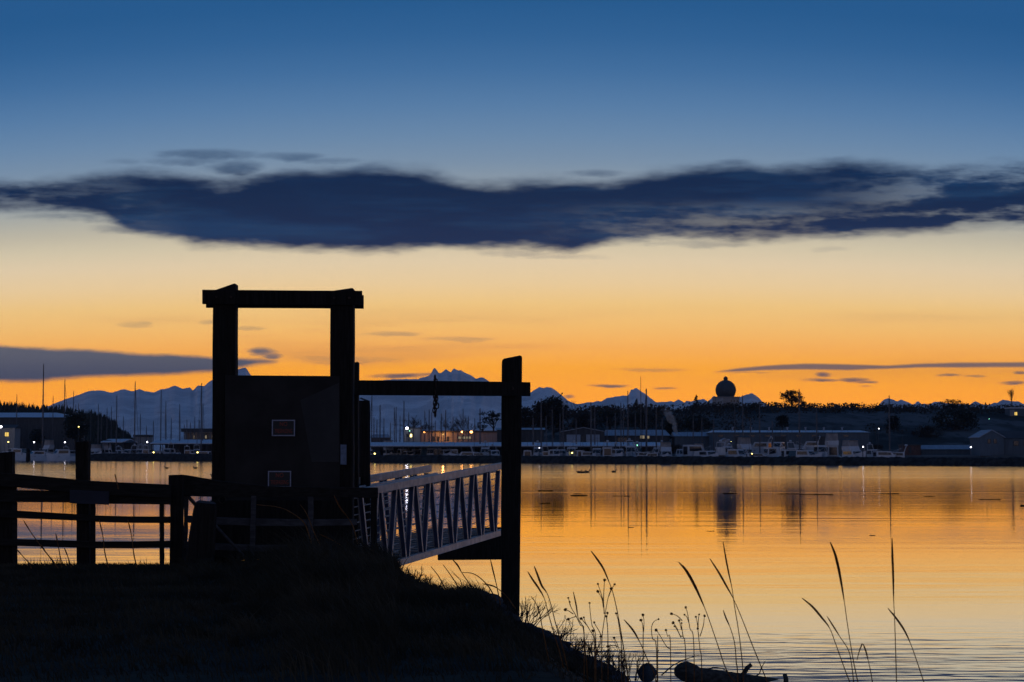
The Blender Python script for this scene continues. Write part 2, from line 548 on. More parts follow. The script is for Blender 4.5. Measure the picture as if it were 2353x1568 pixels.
# ---- water
def water_mat():
    m = bpy.data.materials.new('sea_water')
    m.use_nodes = True
    g = NT(m.node_tree)
    b = g.n('ShaderNodeBsdfAnisotropic', distribution='BECKMANN')
    b.inputs['Color'].default_value = (0.97, 0.97, 0.97, 1)
    deep = g.n('ShaderNodeBsdfDiffuse')
    deep.inputs['Color'].default_value = (0.006, 0.009, 0.014, 1)
    fr = g.n('ShaderNodeFresnel')
    fr.inputs['IOR'].default_value = 1.33
    geo = g.n('ShaderNodeNewGeometry')
    sp = g.n('ShaderNodeSeparateXYZ')
    g.link(geo.outputs['Position'], sp.inputs[0])
    x, y, _ = sp.outputs

    def wave(sx, sy, amp, det=2.0, w=0.0, rot=0.0):
        xx = g.add(x, g.mul(y, rot))
        n = g.noise(g.vec(g.mul(xx, sx), g.mul(y, sy), w), 1.0, det, 0.5)
        return g.mul(g.sub(n, 0.5), amp)
    g.link(g.step(30.0, 285.0, y, 0.03, WATER_ROUGH), b.inputs['Roughness'])
    patch = g.noise(g.vec(g.mul(x, 0.03), g.mul(y, 0.045), 1.7), 1.0, 3.0)
    pm = g.step(0.40, 0.66, patch)
    near = g.step(50.0, 27.0, y)
    nearw = g.mul(wave(0.62, 2.5, 0.0095, 2.0, 3.0, 0.18), g.mul(near, g.add(0.35, pm)))
    mid = g.mul(wave(0.5, 2.6, 0.0016, 2.0, 8.0), g.add(0.35, pm))
    swell = g.mul(wave(0.06, 0.35, 0.017, 3.0, 5.0, -0.2), g.add(0.25, pm))
    h = g.add(g.add(nearw, mid), swell)
    # three faint boat wakes crossing the bay
    for y0, k, a, w in ((326.0, 0.012, 0.08, 2.2), (296.0, -0.010, 0.12, 2.2), (258.0, 0.03, 0.07, 2.0), (165.0, 0.02, 0.012, 1.6)):
        d = g.div(g.sub(g.add(y, g.mul(x, k)), y0), w)
        h = g.add(h, g.mul(g.m('EXPONENT', g.mul(g.mul(d, d), -1.0)), a))
    bp = g.n('ShaderNodeBump')
    bp.inputs['Strength'].default_value = 1.0
    bp.inputs['Distance'].default_value = 1.0
    g.link(h, bp.inputs['Height'])
    g.link(bp.outputs[0], b.inputs['Normal'])
    g.link(bp.outputs[0], fr.inputs['Normal'])
    ms = g.n('ShaderNodeMixShader')
    g.link(g.add(g.mul(fr.outputs[0], 0.42), 0.58), ms.inputs[0])
    g.link(deep.outputs[0], ms.inputs[1])
    g.link(b.outputs[0], ms.inputs[2])
    out = g.n('ShaderNodeOutputMaterial')
    g.link(ms.outputs[0], out.inputs[0])
    return m


WATER_ROUGH = 0.145
M['water'] = water_mat()
b = MB()
b.poly([(-2500, 9, WZ), (2500, 9, WZ), (2500, 1000, WZ), (-2500, 1000, WZ)])
tag(b.build('water', M['water']), kind='structure')

# ---- near bank
CREST = [(-600, 1302), (430, 1302), (520, 1301), (600, 1299), (660, 1294), (700, 1292), (750, 1287), (820, 1289), (870, 1301), (905, 1311),
         (960, 1350), (1010, 1364), (1040, 1372), (1060, 1366), (1090, 1364), (1120, 1374), (1150, 1404), (1180, 1428), (1200, 1442), (1240, 1456), (1270, 1470),
         (1300, 1492), (1350, 1518), (1400, 1542), (1440, 1570), (1480, 1600), (1600, 1660), (1900, 1720), (2400, 1780), (5000, 1900)]


def ground_z(X, Y):
    p = 1176.5 + K * X / max(Y, 6.0)
    s = (interp(CREST, p) - 1036.0) / K
    yc = 27.8 + 1.6 * smooth(1000, 1440, p)
    mound = smooth(560, 760, p) * (1 - smooth(1080, 1300, p))
    cap = (0.06 + 0.55 * mound) * smooth(17, 26, Y) + 0.05 * fbm(X * 0.3, Y * 0.3, 1.0, 3)
    if Y <= yc:
        k = 1 - Y / yc
        z = min(cap, CAMZ - s * Y - 0.16 * k - 0.25 * k * smooth(900, 1250, p))
    else:
        zc = min(cap, CAMZ - s * yc)
        z = zc - 0.62 * (Y - yc) - 0.12 * abs(fbm(X * 1.3, Y * 1.3, 2.0, 2))
    return max(z, -3.6)


def axis(segs):
    out = []
    for a, b_, st in segs:
        n = max(1, round((b_ - a) / st))
        out += [a + (b_ - a) * i / n for i in range(n)]
    return out + [segs[-1][1]]


xs = axis([(-600, -60, 60), (-60, -14, 4), (-14, 8, 0.16), (8, 30, 2), (30, 600, 60)])
ys = axis([(-600, -40, 70), (-40, 6, 3), (6, 22, 0.4), (22, 33, 0.16), (33, 37, 0.5)])
b = MB()
for Y in ys:
    for X in xs:
        z = ground_z(X, Y)
        if 5 < Y < 31 and -14 < X < 8:
            z += 0.025 * fbm(X * 2.2, Y * 2.2, 4.0, 3)
        b.v.append((X, Y, z))
n = len(xs)
for j in range(len(ys) - 1):
    for i in range(n - 1):
        b.f.append((j * n + i, j * n + i + 1, (j + 1) * n + i + 1, (j + 1) * n + i))
tag(b.build('ground', M['ground'], smooth=True), kind='structure')

# ---- grass over the bank
r = random.Random(3)
b = MB()


def blade(b, x, y, z, h, lean, w, ang):
    dx, dy = math.cos(ang), math.sin(ang)
    sx, sy = math.cos(r.uniform(-0.5, 0.5)), math.sin(r.uniform(-0.5, 0.5))
    i = len(b.v)
    m1 = (x + dx * lean * 0.35, y + dy * lean * 0.35, z + h * 0.62)
    b.v += [(x - sx * w, y - sy * w, z), (x + sx * w, y + sy * w, z), (m1[0] + sx * w * 0.7, m1[1] + sy * w * 0.7, m1[2]),
            (m1[0] - sx * w * 0.7, m1[1] - sy * w * 0.7, m1[2]), (x + dx * lean, y + dy * lean, z + h)]
    b.f += [(i, i + 1, i + 2, i + 3), (i + 3, i + 2, i + 4)]


for _ in range(70000):
    Y = 13.5 + 15.2 * r.random() ** 0.6
    p = r.uniform(-80, 1460)
    X = az_u(p) * Y
    z = ground_z(X, Y)
    if z < -1.75:
        continue
    c = fbm(X * 0.9, Y * 0.9, 9.0, 3)
    tall = smooth(600, 720, p) * (1 - smooth(1120, 1330, p))
    if tall < 0.3 and p > 1150 and c < 0.1:
        continue
    h = 0.05 + 0.05 * r.random() + tall * (0.10 + 0.20 * r.random()) * (0.6 + max(-0.4, c))
    if p > 920:
        h *= 0.55
    lean = h * r.uniform(0.1, 0.9)
    if tall > 0.25 and r.random() < 0.10:
        h *= r.uniform(1.2, 1.9)
        lean = h * r.uniform(0.6, 1.3)
    elif tall <= 0.25 and c > 0.25 and r.random() < 0.2:
        h *= r.uniform(1.3, 2.4)
    blade(b, X, Y, z - 0.02, h, lean, 0.003 + 0.004 * r.random(), math.pi + r.gauss(0, 0.9))
# shaggy tufts on the mound and the slope
for _ in range(420):
    Y = 15.0 + 13.2 * r.random() ** 0.55
    p = r.uniform(430, 1400) if r.random() < 0.8 else r.uniform(-60, 430)
    X = az_u(p) * Y
    z = ground_z(X, Y)
    if z < -1.6:
        continue
    s = r.uniform(0.12, 0.30) * (0.6 if p > 900 or p < 560 else 1.0)
    if p < 430:
        s *= 0.5
    for _ in range(46):
        a = math.pi + r.gauss(0, 1.1)
        h = s * r.uniform(0.5, 1.3)
        bx, by = X + r.gauss(0, s * 0.25), Y + r.gauss(0, s * 0.25)
        blade(b, bx, by, ground_z(bx, by) - 0.02, h, h * r.uniform(0.4, 1.4), 0.0028 + 0.003 * r.random(), a)
tag(b.build('grass', M['grass']), 'short dark grass and weeds covering the bank in front of the fence', 'grass', kind='stuff')

# ---- loose stones on the slope
r = random.Random(17)
b = MB()
k_ = 0
while k_ < 210:
    p = r.uniform(1150, 1475) if r.random() < 0.75 else r.uniform(985, 1150)
    Y = r.uniform(25.5, 29.6)
    X = az_u(p) * Y
    z = ground_z(X, Y)
    if z < -2.0:
        continue
    k_ += 1
    s = r.uniform(0.04, 0.15)
    b.ball((X, Y, z + s * 0.05), s * r.uniform(0.9, 1.6), s * r.uniform(0.8, 1.3), s * r.uniform(0.5, 0.8), 7, 5, 0.22, k_)
tag(b.build('rubble', M['rock']), 'loose dark stones strewn down the slope below the thick pile', 'rubble', kind='stuff')

# ---- breakwater across the bay
b = MB()
NB, rows = 420, [(-4.6, -3.2), (-3.4, -2.0), (-2.3, -0.9), (-1.1, 0.0), (0.0, 0.12), (1.2, 0.05), (2.4, -0.9), (4.2, -3.2)]
pl = [192 + (2900 - 192) * i / NB for i in range(NB + 1)]
for i, p in enumerate(pl):
    D = Ds(p)
    zt = interp([(192, -1.2), (206, 0.3), (225, 0.6), (1200, 0.05), (2353, -0.05), (2900, -0.05)], p)
    for j, (dy, hz) in enumerate(rows):
        Y = D + 4.6 + dy
        X = az_u(p) * D
        k = fbm(X * 0.8, Y * 0.8, 3.0, 3)
        zz = zt + hz + (0.28 * k if -3.0 < hz else 0)
        if hz < -3:
            zz = -3.5
        b.v.append((X + 0.3 * fbm(X, Y, 8.0, 2), Y + 0.35 * k, zz))
m_ = len(rows)
for i in range(NB):
    for j in range(m_ - 1):
        b.f.append((i * m_ + j, (i + 1) * m_ + j, (i + 1) * m_ + j + 1, i * m_ + j + 1))
b.f.append(tuple(range(m_)))
tag(b.build('breakwater', M['jetty']), 'long low dark rock breakwater in front of the marina boats', 'breakwater')

# ---- far flat land round the marina, reaching the mountains
b = MB()
cols = [-3400 + 110 * i for i in range(80)]
for p in cols:
    D = Ds(p) + (95 if p > 190 else 70)
    for Y, z in ((D - 6, -3.4), (D, 0.25), (D + 8, 0.4), (D + 300, 0.6), (2600, 0.8), (9000, 1.0), (23500, 1.0)):
        b.v.append((az_u(p) * Y, Y, z))
for i in range(len(cols) - 1):
    for j in range(6):
        b.f.append((i * 7 + j, (i + 1) * 7 + j, (i + 1) * 7 + j + 1, i * 7 + j + 1))
tag(b.build('land', M['land']), kind='structure')

# ---- grassy bluff on the far side
BLUFF = [(1060, 1040), (1120, 1026), (1150, 1010), (1190, 988), (1230, 966), (1290, 955), (1340, 948), (1375, 945), (1426, 946), (1463, 941), (1499, 944),
         (1573, 944), (1587, 940), (1607, 935), (1641, 934), (1781, 936), (1931, 938), (2007, 938), (2353, 941), (3400, 943)]
BY0, BYC = 720.0, 1080.0


def bluff_z(p, Y):
    zc = at(p, interp(BLUFF, p), BYC).z
    if Y > BYC:
        return max(0.4, zc - 0.02 * (Y - BYC))
    t = (Y - BY0) / (BYC - BY0)
    return 0.3 + (zc - 0.3) * (0.35 * t + 0.65 * smooth(0.1, 1.0, t)) + 0.6 * fbm(p * 0.02, Y * 0.02, 3.0, 3) * smooth(0, 0.2, t) * (1 - smooth(0.85, 1, t))


def bluff_mat():
    m = bpy.data.materials.new('bluff_turf')
    m.use_nodes = True
    g = NT(m.node_tree)
    b = g.n('ShaderNodeBsdfPrincipled')
    b.inputs['Roughness'].default_value = 0.95
    b.inputs['Specular IOR Level'].default_value = 0.1
    geo = g.n('ShaderNodeNewGeometry')
    mp = g.n('ShaderNodeMapping')
    g.link(geo.outputs['Position'], mp.inputs[0])
    mp.inputs['Scale'].default_value = (0.03, 0.014, 0.03)
    a = g.noise(mp.outputs[0], 1.0, 5.0, 0.6)
    mp2 = g.n('ShaderNodeMapping')
    g.link(geo.outputs['Position'], mp2.inputs[0])
    mp2.inputs['Scale'].default_value = (0.2, 0.08, 0.2)
    c = g.noise(mp2.outputs[0], 1.0, 4.0, 0.6)
    col = g.mix(g.step(0.42, 0.60, a), (0.020, 0.020, 0.018), (0.105, 0.100, 0.098))
    col = g.mix(g.step(0.5, 0.7, c), col, (0.032, 0.031, 0.028))
    g.link(col, b.inputs['Base Color'])
    out = g.n('ShaderNodeOutputMaterial')
    g.link(b.outputs[0], out.inputs[0])
    return m


M['turf'] = bluff_mat()
b = MB()
cols = [1060 + 15 * i for i in range(150)]
rws = [BY0 + (BYC - BY0) * i / 24 for i in range(25)] + [1140, 1300, 1700, 2300]
for p in cols:
    for Y in rws:
        b.v.append((az_u(p) * Y, Y, bluff_z(p, Y)))
nr = len(rws)
for i in range(len(cols) - 1):
    for j in range(nr - 1):
        b.f.append((i * nr + j, (i + 1) * nr + j, (i + 1) * nr + j + 1, i * nr + j + 1))
tag(b.build('bluff_terrain', M['turf'], smooth=True), kind='structure')


def leafquad(b, c, s, r):
    a = Vector((r.gauss(0, 1), r.gauss(0, 1), r.gauss(0, 1))).normalized()
    e = a.orthogonal().normalized() * s
    f = a.cross(e).normalized() * s * r.uniform(0.5, 1.0)
    c = Vector(c)
    b.poly([c - e, c - f * 0.8, c + e, c + f])


# ---- scrub on the bluff
r = random.Random(5)
b = MB()
n_ = 0
while n_ < 2600:
    p = r.uniform(1180, 2700)
    t = r.random() ** 0.45
    Y = BY0 + 40 + (BYC - BY0 - 34) * t
    X = az_u(p) * Y
    w = fbm(X * 0.018, Y * 0.012, 6.0, 3)
    if t < 0.72 and w < 0.18 + (0.1 if p > 1750 else -0.25):
        continue
    n_ += 1
    h = r.uniform(0.7, 2.0) if t > 0.97 else r.uniform(1.2, 3.6)
    if p < 1560:
        h *= 1.25
    z = bluff_z(p, Y)
    for _ in range(9):
        leafquad(b, (X + r.gauss(0, h * 0.55), Y + r.gauss(0, h * 0.5), z + h * r.random() ** 1.3 * 0.9), h * 0.22, r)
tag(b.build('scrub', M['scrub']), 'dark scrub and brambles covering the far bluff', 'scrub', kind='stuff')

# ---- wooded hill at the far left
HILL = [(-900, 954), (-500, 942), (-200, 939), (0, 946), (28, 949), (51, 950), (90, 954), (110, 958), (144, 955), (179, 966), (213, 969), (244, 977), (256, 985),
        (272, 995), (285, 1005), (297, 1011), (310, 1028), (330, 1034)]
HYC = 1450.0


def hill_z(p, Y):
    zc = at(p, interp(HILL, p), HYC).z
    if Y > HYC:
        return max(0.5, zc - 0.05 * (Y - HYC))
    return 0.6 + (zc - 0.6) * smooth(0, 1.15, (Y - 980) / (HYC - 980))


b = MB()
cols = [-900 + 20 * i for i in range(63)]
rws = [980 + (HYC - 980) * i / 12 for i in range(13)] + [1600, 1900, 2400]
for p in cols:
    for Y in rws:
        b.v.append((az_u(p) * Y, Y, hill_z(p, Y)))
nr = len(rws)
for i in range(len(cols) - 1):
    for j in range(nr - 1):
        b.f.append((i * nr + j, (i + 1) * nr + j, (i + 1) * nr + j + 1, i * nr + j + 1))
tag(b.build('hill_terrain', M['turf'], smooth=True), kind='structure')


def conifer(b, x, y, z, h, w, r, layers=6, seg=6):
    for l in range(layers):
        t = l / layers
        zz = z + h * (0.08 + 0.92 * t)
        rad = w * (1 - t) * r.uniform(0.75, 1.2)
        top = (x + r.gauss(0, 0.04) * w, y, zz + h * (1.0 / layers) * 1.35)
        a0 = r.random() * 6.28
        ring = []
        for k in range(seg):
            a = a0 + 6.283 * k / seg
            q = rad * r.uniform(0.65, 1.25)
            ring.append((x + q * math.cos(a), y + q * math.sin(a), zz - h * 0.035 * r.random()))
        for k in range(seg):
            b.poly([ring[k], ring[(k + 1) % seg], top])


r = random.Random(8)
b = MB()
for _ in range(2800):
    p = r.uniform(-260, 318)
    t = r.random() ** 0.6
    Y = 1010 + (HYC + 20 - 1010) * t
    h = r.uniform(7.0, 10.5) * (0.7 if p > 270 else 1.0)
    conifer(b, az_u(p) * Y, Y, hill_z(p, Y) - 0.5, h, h * r.uniform(0.20, 0.30), r, 5, 5)
for _ in range(120):       # lower fringe where the wood runs down to the marina
    p = r.uniform(180, 330)
    Y = r.uniform(1000, 1100)
    h = r.uniform(6, 11) * (1 - 0.5 * smooth(250, 330, p))
    conifer(b, az_u(p) * Y, Y, hill_z(p, Y), h, h * 0.3, r, 5, 5)
tag(b.build('forest', M['conifer']), 'dark conifer wood covering the hill behind the large shed', 'wood', kind='stuff')

# ---- mountains
RIDGE = [(-900, 935), (-500, 955), (-200, 940), (60, 952), (118, 931), (133, 924), (164, 913), (185, 906), (203, 899), (231, 897), (256, 902.5), (269, 899), (286, 894), (299, 899),
         (308, 899), (320, 894), (333, 899), (354, 902), (369, 895), (387, 892), (402, 886), (420, 894), (436, 890), (443, 898), (454, 886), (469, 888),
         (479, 878), (487, 874), (510, 868), (530, 856), (540, 850.5), (559.5, 845.5), (564, 844.5), (576, 862), (600, 880), (660, 895), (740, 900), (800, 888), (830, 878), (900, 872), (960, 871),
         (985, 864), (990, 859), (995.5, 848), (999, 846), (1004, 851), (1008.7, 858), (1014, 857.5), (1024, 848.5), (1037, 856), (1039, 851), (1043, 846.5), (1054, 852), (1058, 850.5),
         (1068, 857), (1080, 861), (1094.5, 871), (1103, 867.5), (1112, 868), (1121, 874.5), (1150, 893), (1180, 906), (1205, 908), (1218.6, 902), (1231, 894.5), (1239, 889.7), (1250, 892),
         (1255, 889.5), (1267.5, 891), (1279.7, 899.5), (1292, 909), (1304, 920), (1316, 926), (1331, 929), (1343, 925.6), (1362.7, 924.6), (1375, 921), (1381, 923),
         (1394, 915), (1414, 912), (1433.5, 909), (1443, 909.7), (1450.6, 894.6), (1453, 896), (1461.6, 891.5), (1470, 897), (1484.8, 906.8), (1494.6, 915), (1508, 924.6), (1543, 922.6),
         (1548, 924), (1559, 917.8), (1572.7, 926), (1577.6, 921), (1587, 922.6), (1607, 919), (1616.7, 916.5), (1626, 922.6), (1641, 909.7), (1648, 914), (1670, 918),
         (1697, 914), (1712, 908), (1720, 906), (1726.6, 903), (1736, 909), (1746, 916.5), (1751, 922.6), (1763, 931), (1800, 940), (1900, 938), (1914, 934), (1919, 928), (1926, 934), (2000, 940), (2017.6, 932.6),
         (2025, 923), (2033, 918), (2040.6, 914.8), (2053, 919), (2062, 923), (2070, 918), (2081.5, 923), (2097, 929), (2103, 928), (2106, 923), (2109.6, 922.2), (2117, 929), (2123.6, 927),
         (2132.5, 931), (2148, 923), (2163, 924), (2173, 927), (2212, 929), (2227, 930.6), (2241, 921.7), (2255, 929), (2274, 930.6), (2284.5, 925.5), (2292, 926),
         (2303.7, 918.4), (2321.5, 921.7), (2339, 923), (2352, 928), (2420, 930), (2700, 915), (3200, 935)]
MY = 20000.0
b = MB()
cols = []
q = -900.0
while q < 3200:
    cols.append(q)
    q += 2.2 if -60 < q < 2420 else 14
F = [-0.12, 0.0, 0.12, 0.24, 0.36, 0.48, 0.60, 0.72, 0.84, 0.93, 1.0, 1.08, 1.3]
for p in cols:
    yr = interp(RIDGE, p) + 1.1 * fbm(p * 0.11, 2.0, 5.0, 3)
    zr = at(p, yr, MY).z
    for f in F:
        if f <= 1:
            Y = 12500 + (MY - 12500) * f
            g_ = max(0.0, f)
            z = zr * g_ ** 1.25 + 210 * g_ * (1 - g_) * fbm(p * 0.012 + f * 1.5, f * 3.2, 4.0, 4) - 30 * (f < 0)
        else:
            Y = MY + 7000 * (f - 1)
            z = zr * (1 - (f - 1) * 3.0)
        b.v.append((az_u(p) * Y, Y, z))
nr = len(F)
for i in range(len(cols) - 1):
    for j in range(nr - 1):
        b.f.append((i * nr + j, (i + 1) * nr + j, (i + 1) * nr + j + 1, i * nr + j + 1))


def mtn_mat():
    m = bpy.data.materials.new('snowy_rock')
    m.use_nodes = True
    g = NT(m.node_tree)
    b = g.n('ShaderNodeBsdfPrincipled')
    b.inputs['Roughness'].default_value = 0.9
    b.inputs['Specular IOR Level'].default_value = 0.1
    geo = g.n('ShaderNodeNewGeometry')
    mp = g.n('ShaderNodeMapping')
    g.link(geo.outputs['Position'], mp.inputs[0])
    mp.inputs['Scale'].default_value = (0.0022, 0.0016, 0.007)
    a = g.noise(mp.outputs[0], 1.0, 5.0, 0.6)
    g.link(g.mix(g.step(0.42, 0.62, a), (0.68, 0.61, 0.58), (0.93, 0.84, 0.80)), b.inputs['Base Color'])
    out = g.n('ShaderNodeOutputMaterial')
    g.link(b.outputs[0], out.inputs[0])
    return m


M['mountain'] = mtn_mat()
tag(b.build('mountains', M['mountain']), kind='structure')

# ================================================================== FOREGROUND TIMBER
def slab(b, pl, pr, ytl, ytr, ybl, ybr, Y, depth, Yr=None):
    """upright board or post between photo columns pl and pr, front face at depth Y"""
    Yr = Yr or Y
    a, c, d, e = at(pl, ybl, Y), at(pr, ybr, Yr), at(pr, ytr, Yr), at(pl, ytl, Y)
    k = Vector((0, depth, 0))
    b.hexa([a, c, c + k, a + k], [e, d, d + k, e + k])


def post(pl, pr, ytl, ytr, yb, Y, depth, name, m, parent, plb=None, prb=None, bevel=0.012):
    b = MB()
    plb, prb = plb or pl, prb or pr
    a, c, d, e = at(plb, yb, Y), at(prb, yb, Y), at(pr, ytr, Y), at(pl, ytl, Y)
    k = Vector((0, depth, 0))
    # a few rings with slight wobble so that the old timber is not ruler-straight
    rr = random.Random(int(pl * 7 + ytl))
    N = 7
    rings = []
    for i in range(N + 1):
        t = i / N
        l, q = a.lerp(e, t), c.lerp(d, t)
        j = 0.006 * (0 < i < N)
        w = [Vector((rr.uniform(-j, j), 0, 0)) for _ in range(2)]
        rings.append([l + w[0], q + w[1], q + k + w[1], l + k + w[0]])
    for A, B in zip(rings, rings[1:]):
        i0 = len(b.v)
        b.v += [tuple(v) for v in A + B]
        for s in range(4):
            u_ = (s + 1) % 4
            b.f.append((i0 + s, i0 + u_, i0 + 4 + u_, i0 + 4 + s))
    b.poly(list(reversed(rings[0])))
    b.poly(rings[-1])
    o = b.build(name, m, parent, off=parent.location)
    bm = __import__('bmesh').new()
    bm.from_mesh(o.data)
    __import__('bmesh').ops.remove_doubles(bm, verts=bm.verts, dist=1e-4)
    bm.to_mesh(o.data)
    bm.free()
    md = o.modifiers.new('bevel', 'BEVEL')
    md.width, md.segments, md.limit_method = bevel, 2, 'ANGLE'
    return o


def rail(pts, h_px, Y0, Y1, depth, name, m, parent):
    """plank following photo points (p, y of its upper edge), sagging a little"""
    b = MB()
    P = []
    p0, p1 = pts[0][0], pts[-1][0]
    for (p, y, hh) in [(q[0], q[1], q[2] if len(q) > 2 else h_px) for q in pts]:
        Y = Y0 + (Y1 - Y0) * (p - p0) / (p1 - p0)
        P.append((at(p, y, Y), at(p, y + hh, Y)))
    k = Vector((0, depth, 0))
    rings = [[lo, lo + k, up + k, up] for up, lo in P]
    i0 = len(b.v)
    for q in rings:
        b.v += [tuple(v) for v in q]
    for i in range(len(rings) - 1):
        for s in range(4):
            u_ = (s + 1) % 4
            b.f.append((i0 + i * 4 + s, i0 + i * 4 + u_, i0 + (i + 1) * 4 + u_, i0 + (i + 1) * 4 + s))
    b.f.append((i0 + 3, i0 + 2, i0 + 1, i0))
    e = i0 + 4 * (len(rings) - 1)
    b.f.append((e, e + 1, e + 2, e + 3))
    return b.build(name, m, parent, off=parent.location, bevel=0.006)


# ---- rail fence on the lawn edge
F = thing('rail_fence', 'dark weathered timber rail fence with four rails along the lawn edge', 'fence', at(110, 1300, 27.6))
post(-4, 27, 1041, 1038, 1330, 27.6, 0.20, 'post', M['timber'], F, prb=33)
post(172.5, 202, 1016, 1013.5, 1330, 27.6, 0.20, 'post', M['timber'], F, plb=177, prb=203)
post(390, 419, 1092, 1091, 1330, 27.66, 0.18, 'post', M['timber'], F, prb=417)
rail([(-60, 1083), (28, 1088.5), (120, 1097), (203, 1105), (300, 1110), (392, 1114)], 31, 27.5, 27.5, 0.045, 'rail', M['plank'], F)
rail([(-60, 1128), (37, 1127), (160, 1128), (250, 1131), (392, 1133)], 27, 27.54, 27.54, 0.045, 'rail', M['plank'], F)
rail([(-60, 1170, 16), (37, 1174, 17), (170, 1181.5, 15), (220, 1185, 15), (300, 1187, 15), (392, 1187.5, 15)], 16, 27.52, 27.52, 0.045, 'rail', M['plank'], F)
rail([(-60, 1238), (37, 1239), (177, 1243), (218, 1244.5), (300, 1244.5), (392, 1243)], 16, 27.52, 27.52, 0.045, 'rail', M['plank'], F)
post(28, 37.5, 1095, 1096, 1330, 27.56, 0.05, 'upright', M['plank'], F, bevel=0.004)
post(208.5, 218, 1150, 1150, 1330, 27.6, 0.05, 'upright', M['plank'], F, bevel=0.004)
post(366.5, 376, 1150, 1150, 1330, 27.6, 0.05, 'upright', M['plank'], F, bevel=0.004)
b = MB()
slab(b, 160, 250, 1126, 1130, 1157, 1160.5, 27.47, 0.03)
b.build('splice_board', mat('navy_board', (0.016, 0.017, 0.032), 0.8), F, off=F.location, bevel=0.004)

# ---- handrail beside the gate
H = thing('handrail', 'long dark handrail with thin pickets in front of the boarded gate', 'handrail', at(620, 1300, 28.4))
rail([(387, 1092.5, 44), (396, 1091.5, 47), (425, 1092, 48), (470, 1099.5, 42), (515, 1107, 36), (618, 1118, 25), (740, 1120, 23), (868, 1121, 24)], 24, 27.9, 28.7, 0.09, 'top_rail', M['plank'], H)
rail([(424, 1185, 16), (497, 1189, 17), (590, 1192, 17), (700, 1194, 16), (820, 1193, 14)], 16, 28.0, 28.6, 0.045, 'rail', M['greywood'], H)
rail([(420, 1244, 16), (485, 1249, 15), (600, 1253, 15), (720, 1251, 14)], 15, 28.0, 28.5, 0.045, 'rail', M['greywood'], H)
post(423, 432.5, 1135, 1135, 1330, 28.02, 0.05, 'picket', M['greywood'], H, plb=420, prb=428, bevel=0.004)
post(577, 588, 1140, 1140, 1300, 28.2, 0.05, 'picket', M['greywood'], H, plb=572, prb=583, bevel=0.004)
post(707, 719, 1142, 1142, 1290, 28.4, 0.05, 'picket', M['greywood'], H, bevel=0.004)
post(852, 866, 1142, 1142, 1330, 28.72, 0.08, 'picket', M['timber'], H, bevel=0.004)
b = MB()
b.tube([at(432, 1140, 28.1), at(441, 1151, 28.1), at(452, 1163, 28.12)], 0.028, 8)
b.build('brace', M['greywood'], H, off=H.location)
b = MB()
b.tube([at(488, 1200, 27.95), at(530, 1246, 27.95), at(568, 1287, 27.97)], 0.022, 8)
b.build('brace', M['greywood'], H, off=H.location)
b = MB()
b.tube([at(590, 1293, 27.9), at(630, 1286, 27.95)], 0.012, 8)
b.build('stay_bar', M['alumatt'], H, off=H.location)

# ---- leaning bollard
B_ = thing('timber_bollard', 'short thick dark post leaning over beside the gate', 'bollard', at(460, 1310, 27.3))
b = MB()
pts = [(457, 1330, 34), (460, 1290, 33), (463, 1250, 31), (467, 1210, 29), (471, 1175, 27), (473, 1160, 25)]
b.tube([at(p, y, 27.3) for p, y, _ in pts] + [at(474, 1154, 27.3)], [w / K * 27.3 for _, _, w in pts] + [19 / K * 27.3], 12)
b.build('shaft', M['timber'], B_, off=B_.location)
b = MB()
b.tube([at(474, 1156, 27.3), at(474.5, 1152, 27.3)], [0.15, 0.11], 12)
b.build('worn_cap', M['greywood'], B_, off=B_.location)

# ---- gate frame
G = thing('gate_portal', 'tall square timber gateway with double crossbeam and boarded lower half', 'gateway', at(650, 1330, 30.0))
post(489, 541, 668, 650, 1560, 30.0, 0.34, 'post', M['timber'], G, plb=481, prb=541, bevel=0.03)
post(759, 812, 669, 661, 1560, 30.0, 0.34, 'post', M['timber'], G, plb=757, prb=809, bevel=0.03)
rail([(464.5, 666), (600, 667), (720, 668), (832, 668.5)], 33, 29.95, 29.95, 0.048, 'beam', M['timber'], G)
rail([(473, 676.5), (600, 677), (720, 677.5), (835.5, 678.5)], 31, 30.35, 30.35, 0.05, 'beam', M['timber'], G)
b = MB()
slab(b, 517, 781, 862.5, 864.5, 1284, 1287, 29.95, 0.035)
pn = b.build('boarding', M['panel'], G, off=G.location, bevel=0.004)
b = MB()
slab(b, 483, 810, 1150, 1150, 1281, 1284, 29.88, 0.03)
b.build('kick_board', M['timber'], G, off=G.location, bevel=0.004)
b = MB()
P0, P1, P2 = at(694, 900, 29.945), at(712, 1030, 29.945), at(780, 1075, 29.945)
b.poly([at(690, 920, 29.944), at(716, 1062, 29.944), at(779, 1062, 29.944), at(779, 880, 29.944)])
for q in b.v[:]:
    pass
i0 = 0
b.v += [(x, y + 0.004, z) for x, y, z in b.v[:4]]
b.f += [(0, 4, 5, 1), (1, 5, 6, 2), (2, 6, 7, 3), (3, 7, 4, 0), (7, 6, 5, 4)]
b.build('patch_board', mat('patch_plywood', (0.0285, 0.026, 0.0265), 0.8, var=0.4, scale=1.5), G, off=G.location)
for pp, yy in ((497, 683), (531, 683), (768, 685), (803, 685)):
    b = MB()
    q = at(pp, yy, 29.94)
    b.tube([q, q + Vector((0, -0.03, 0))], 0.02, 8)
    b.build('bolt', M['steel'], G, off=G.location)
b = MB()
q = at(511, 1149, 29.86)
b.tube([q + Vector((0.055 * math.cos(a), -0.02, 0.055 * math.sin(a))) for a in [i * 0.55 for i in range(12)]], 0.006, 6)
b.build('ring', M['steel'], G, off=G.location)


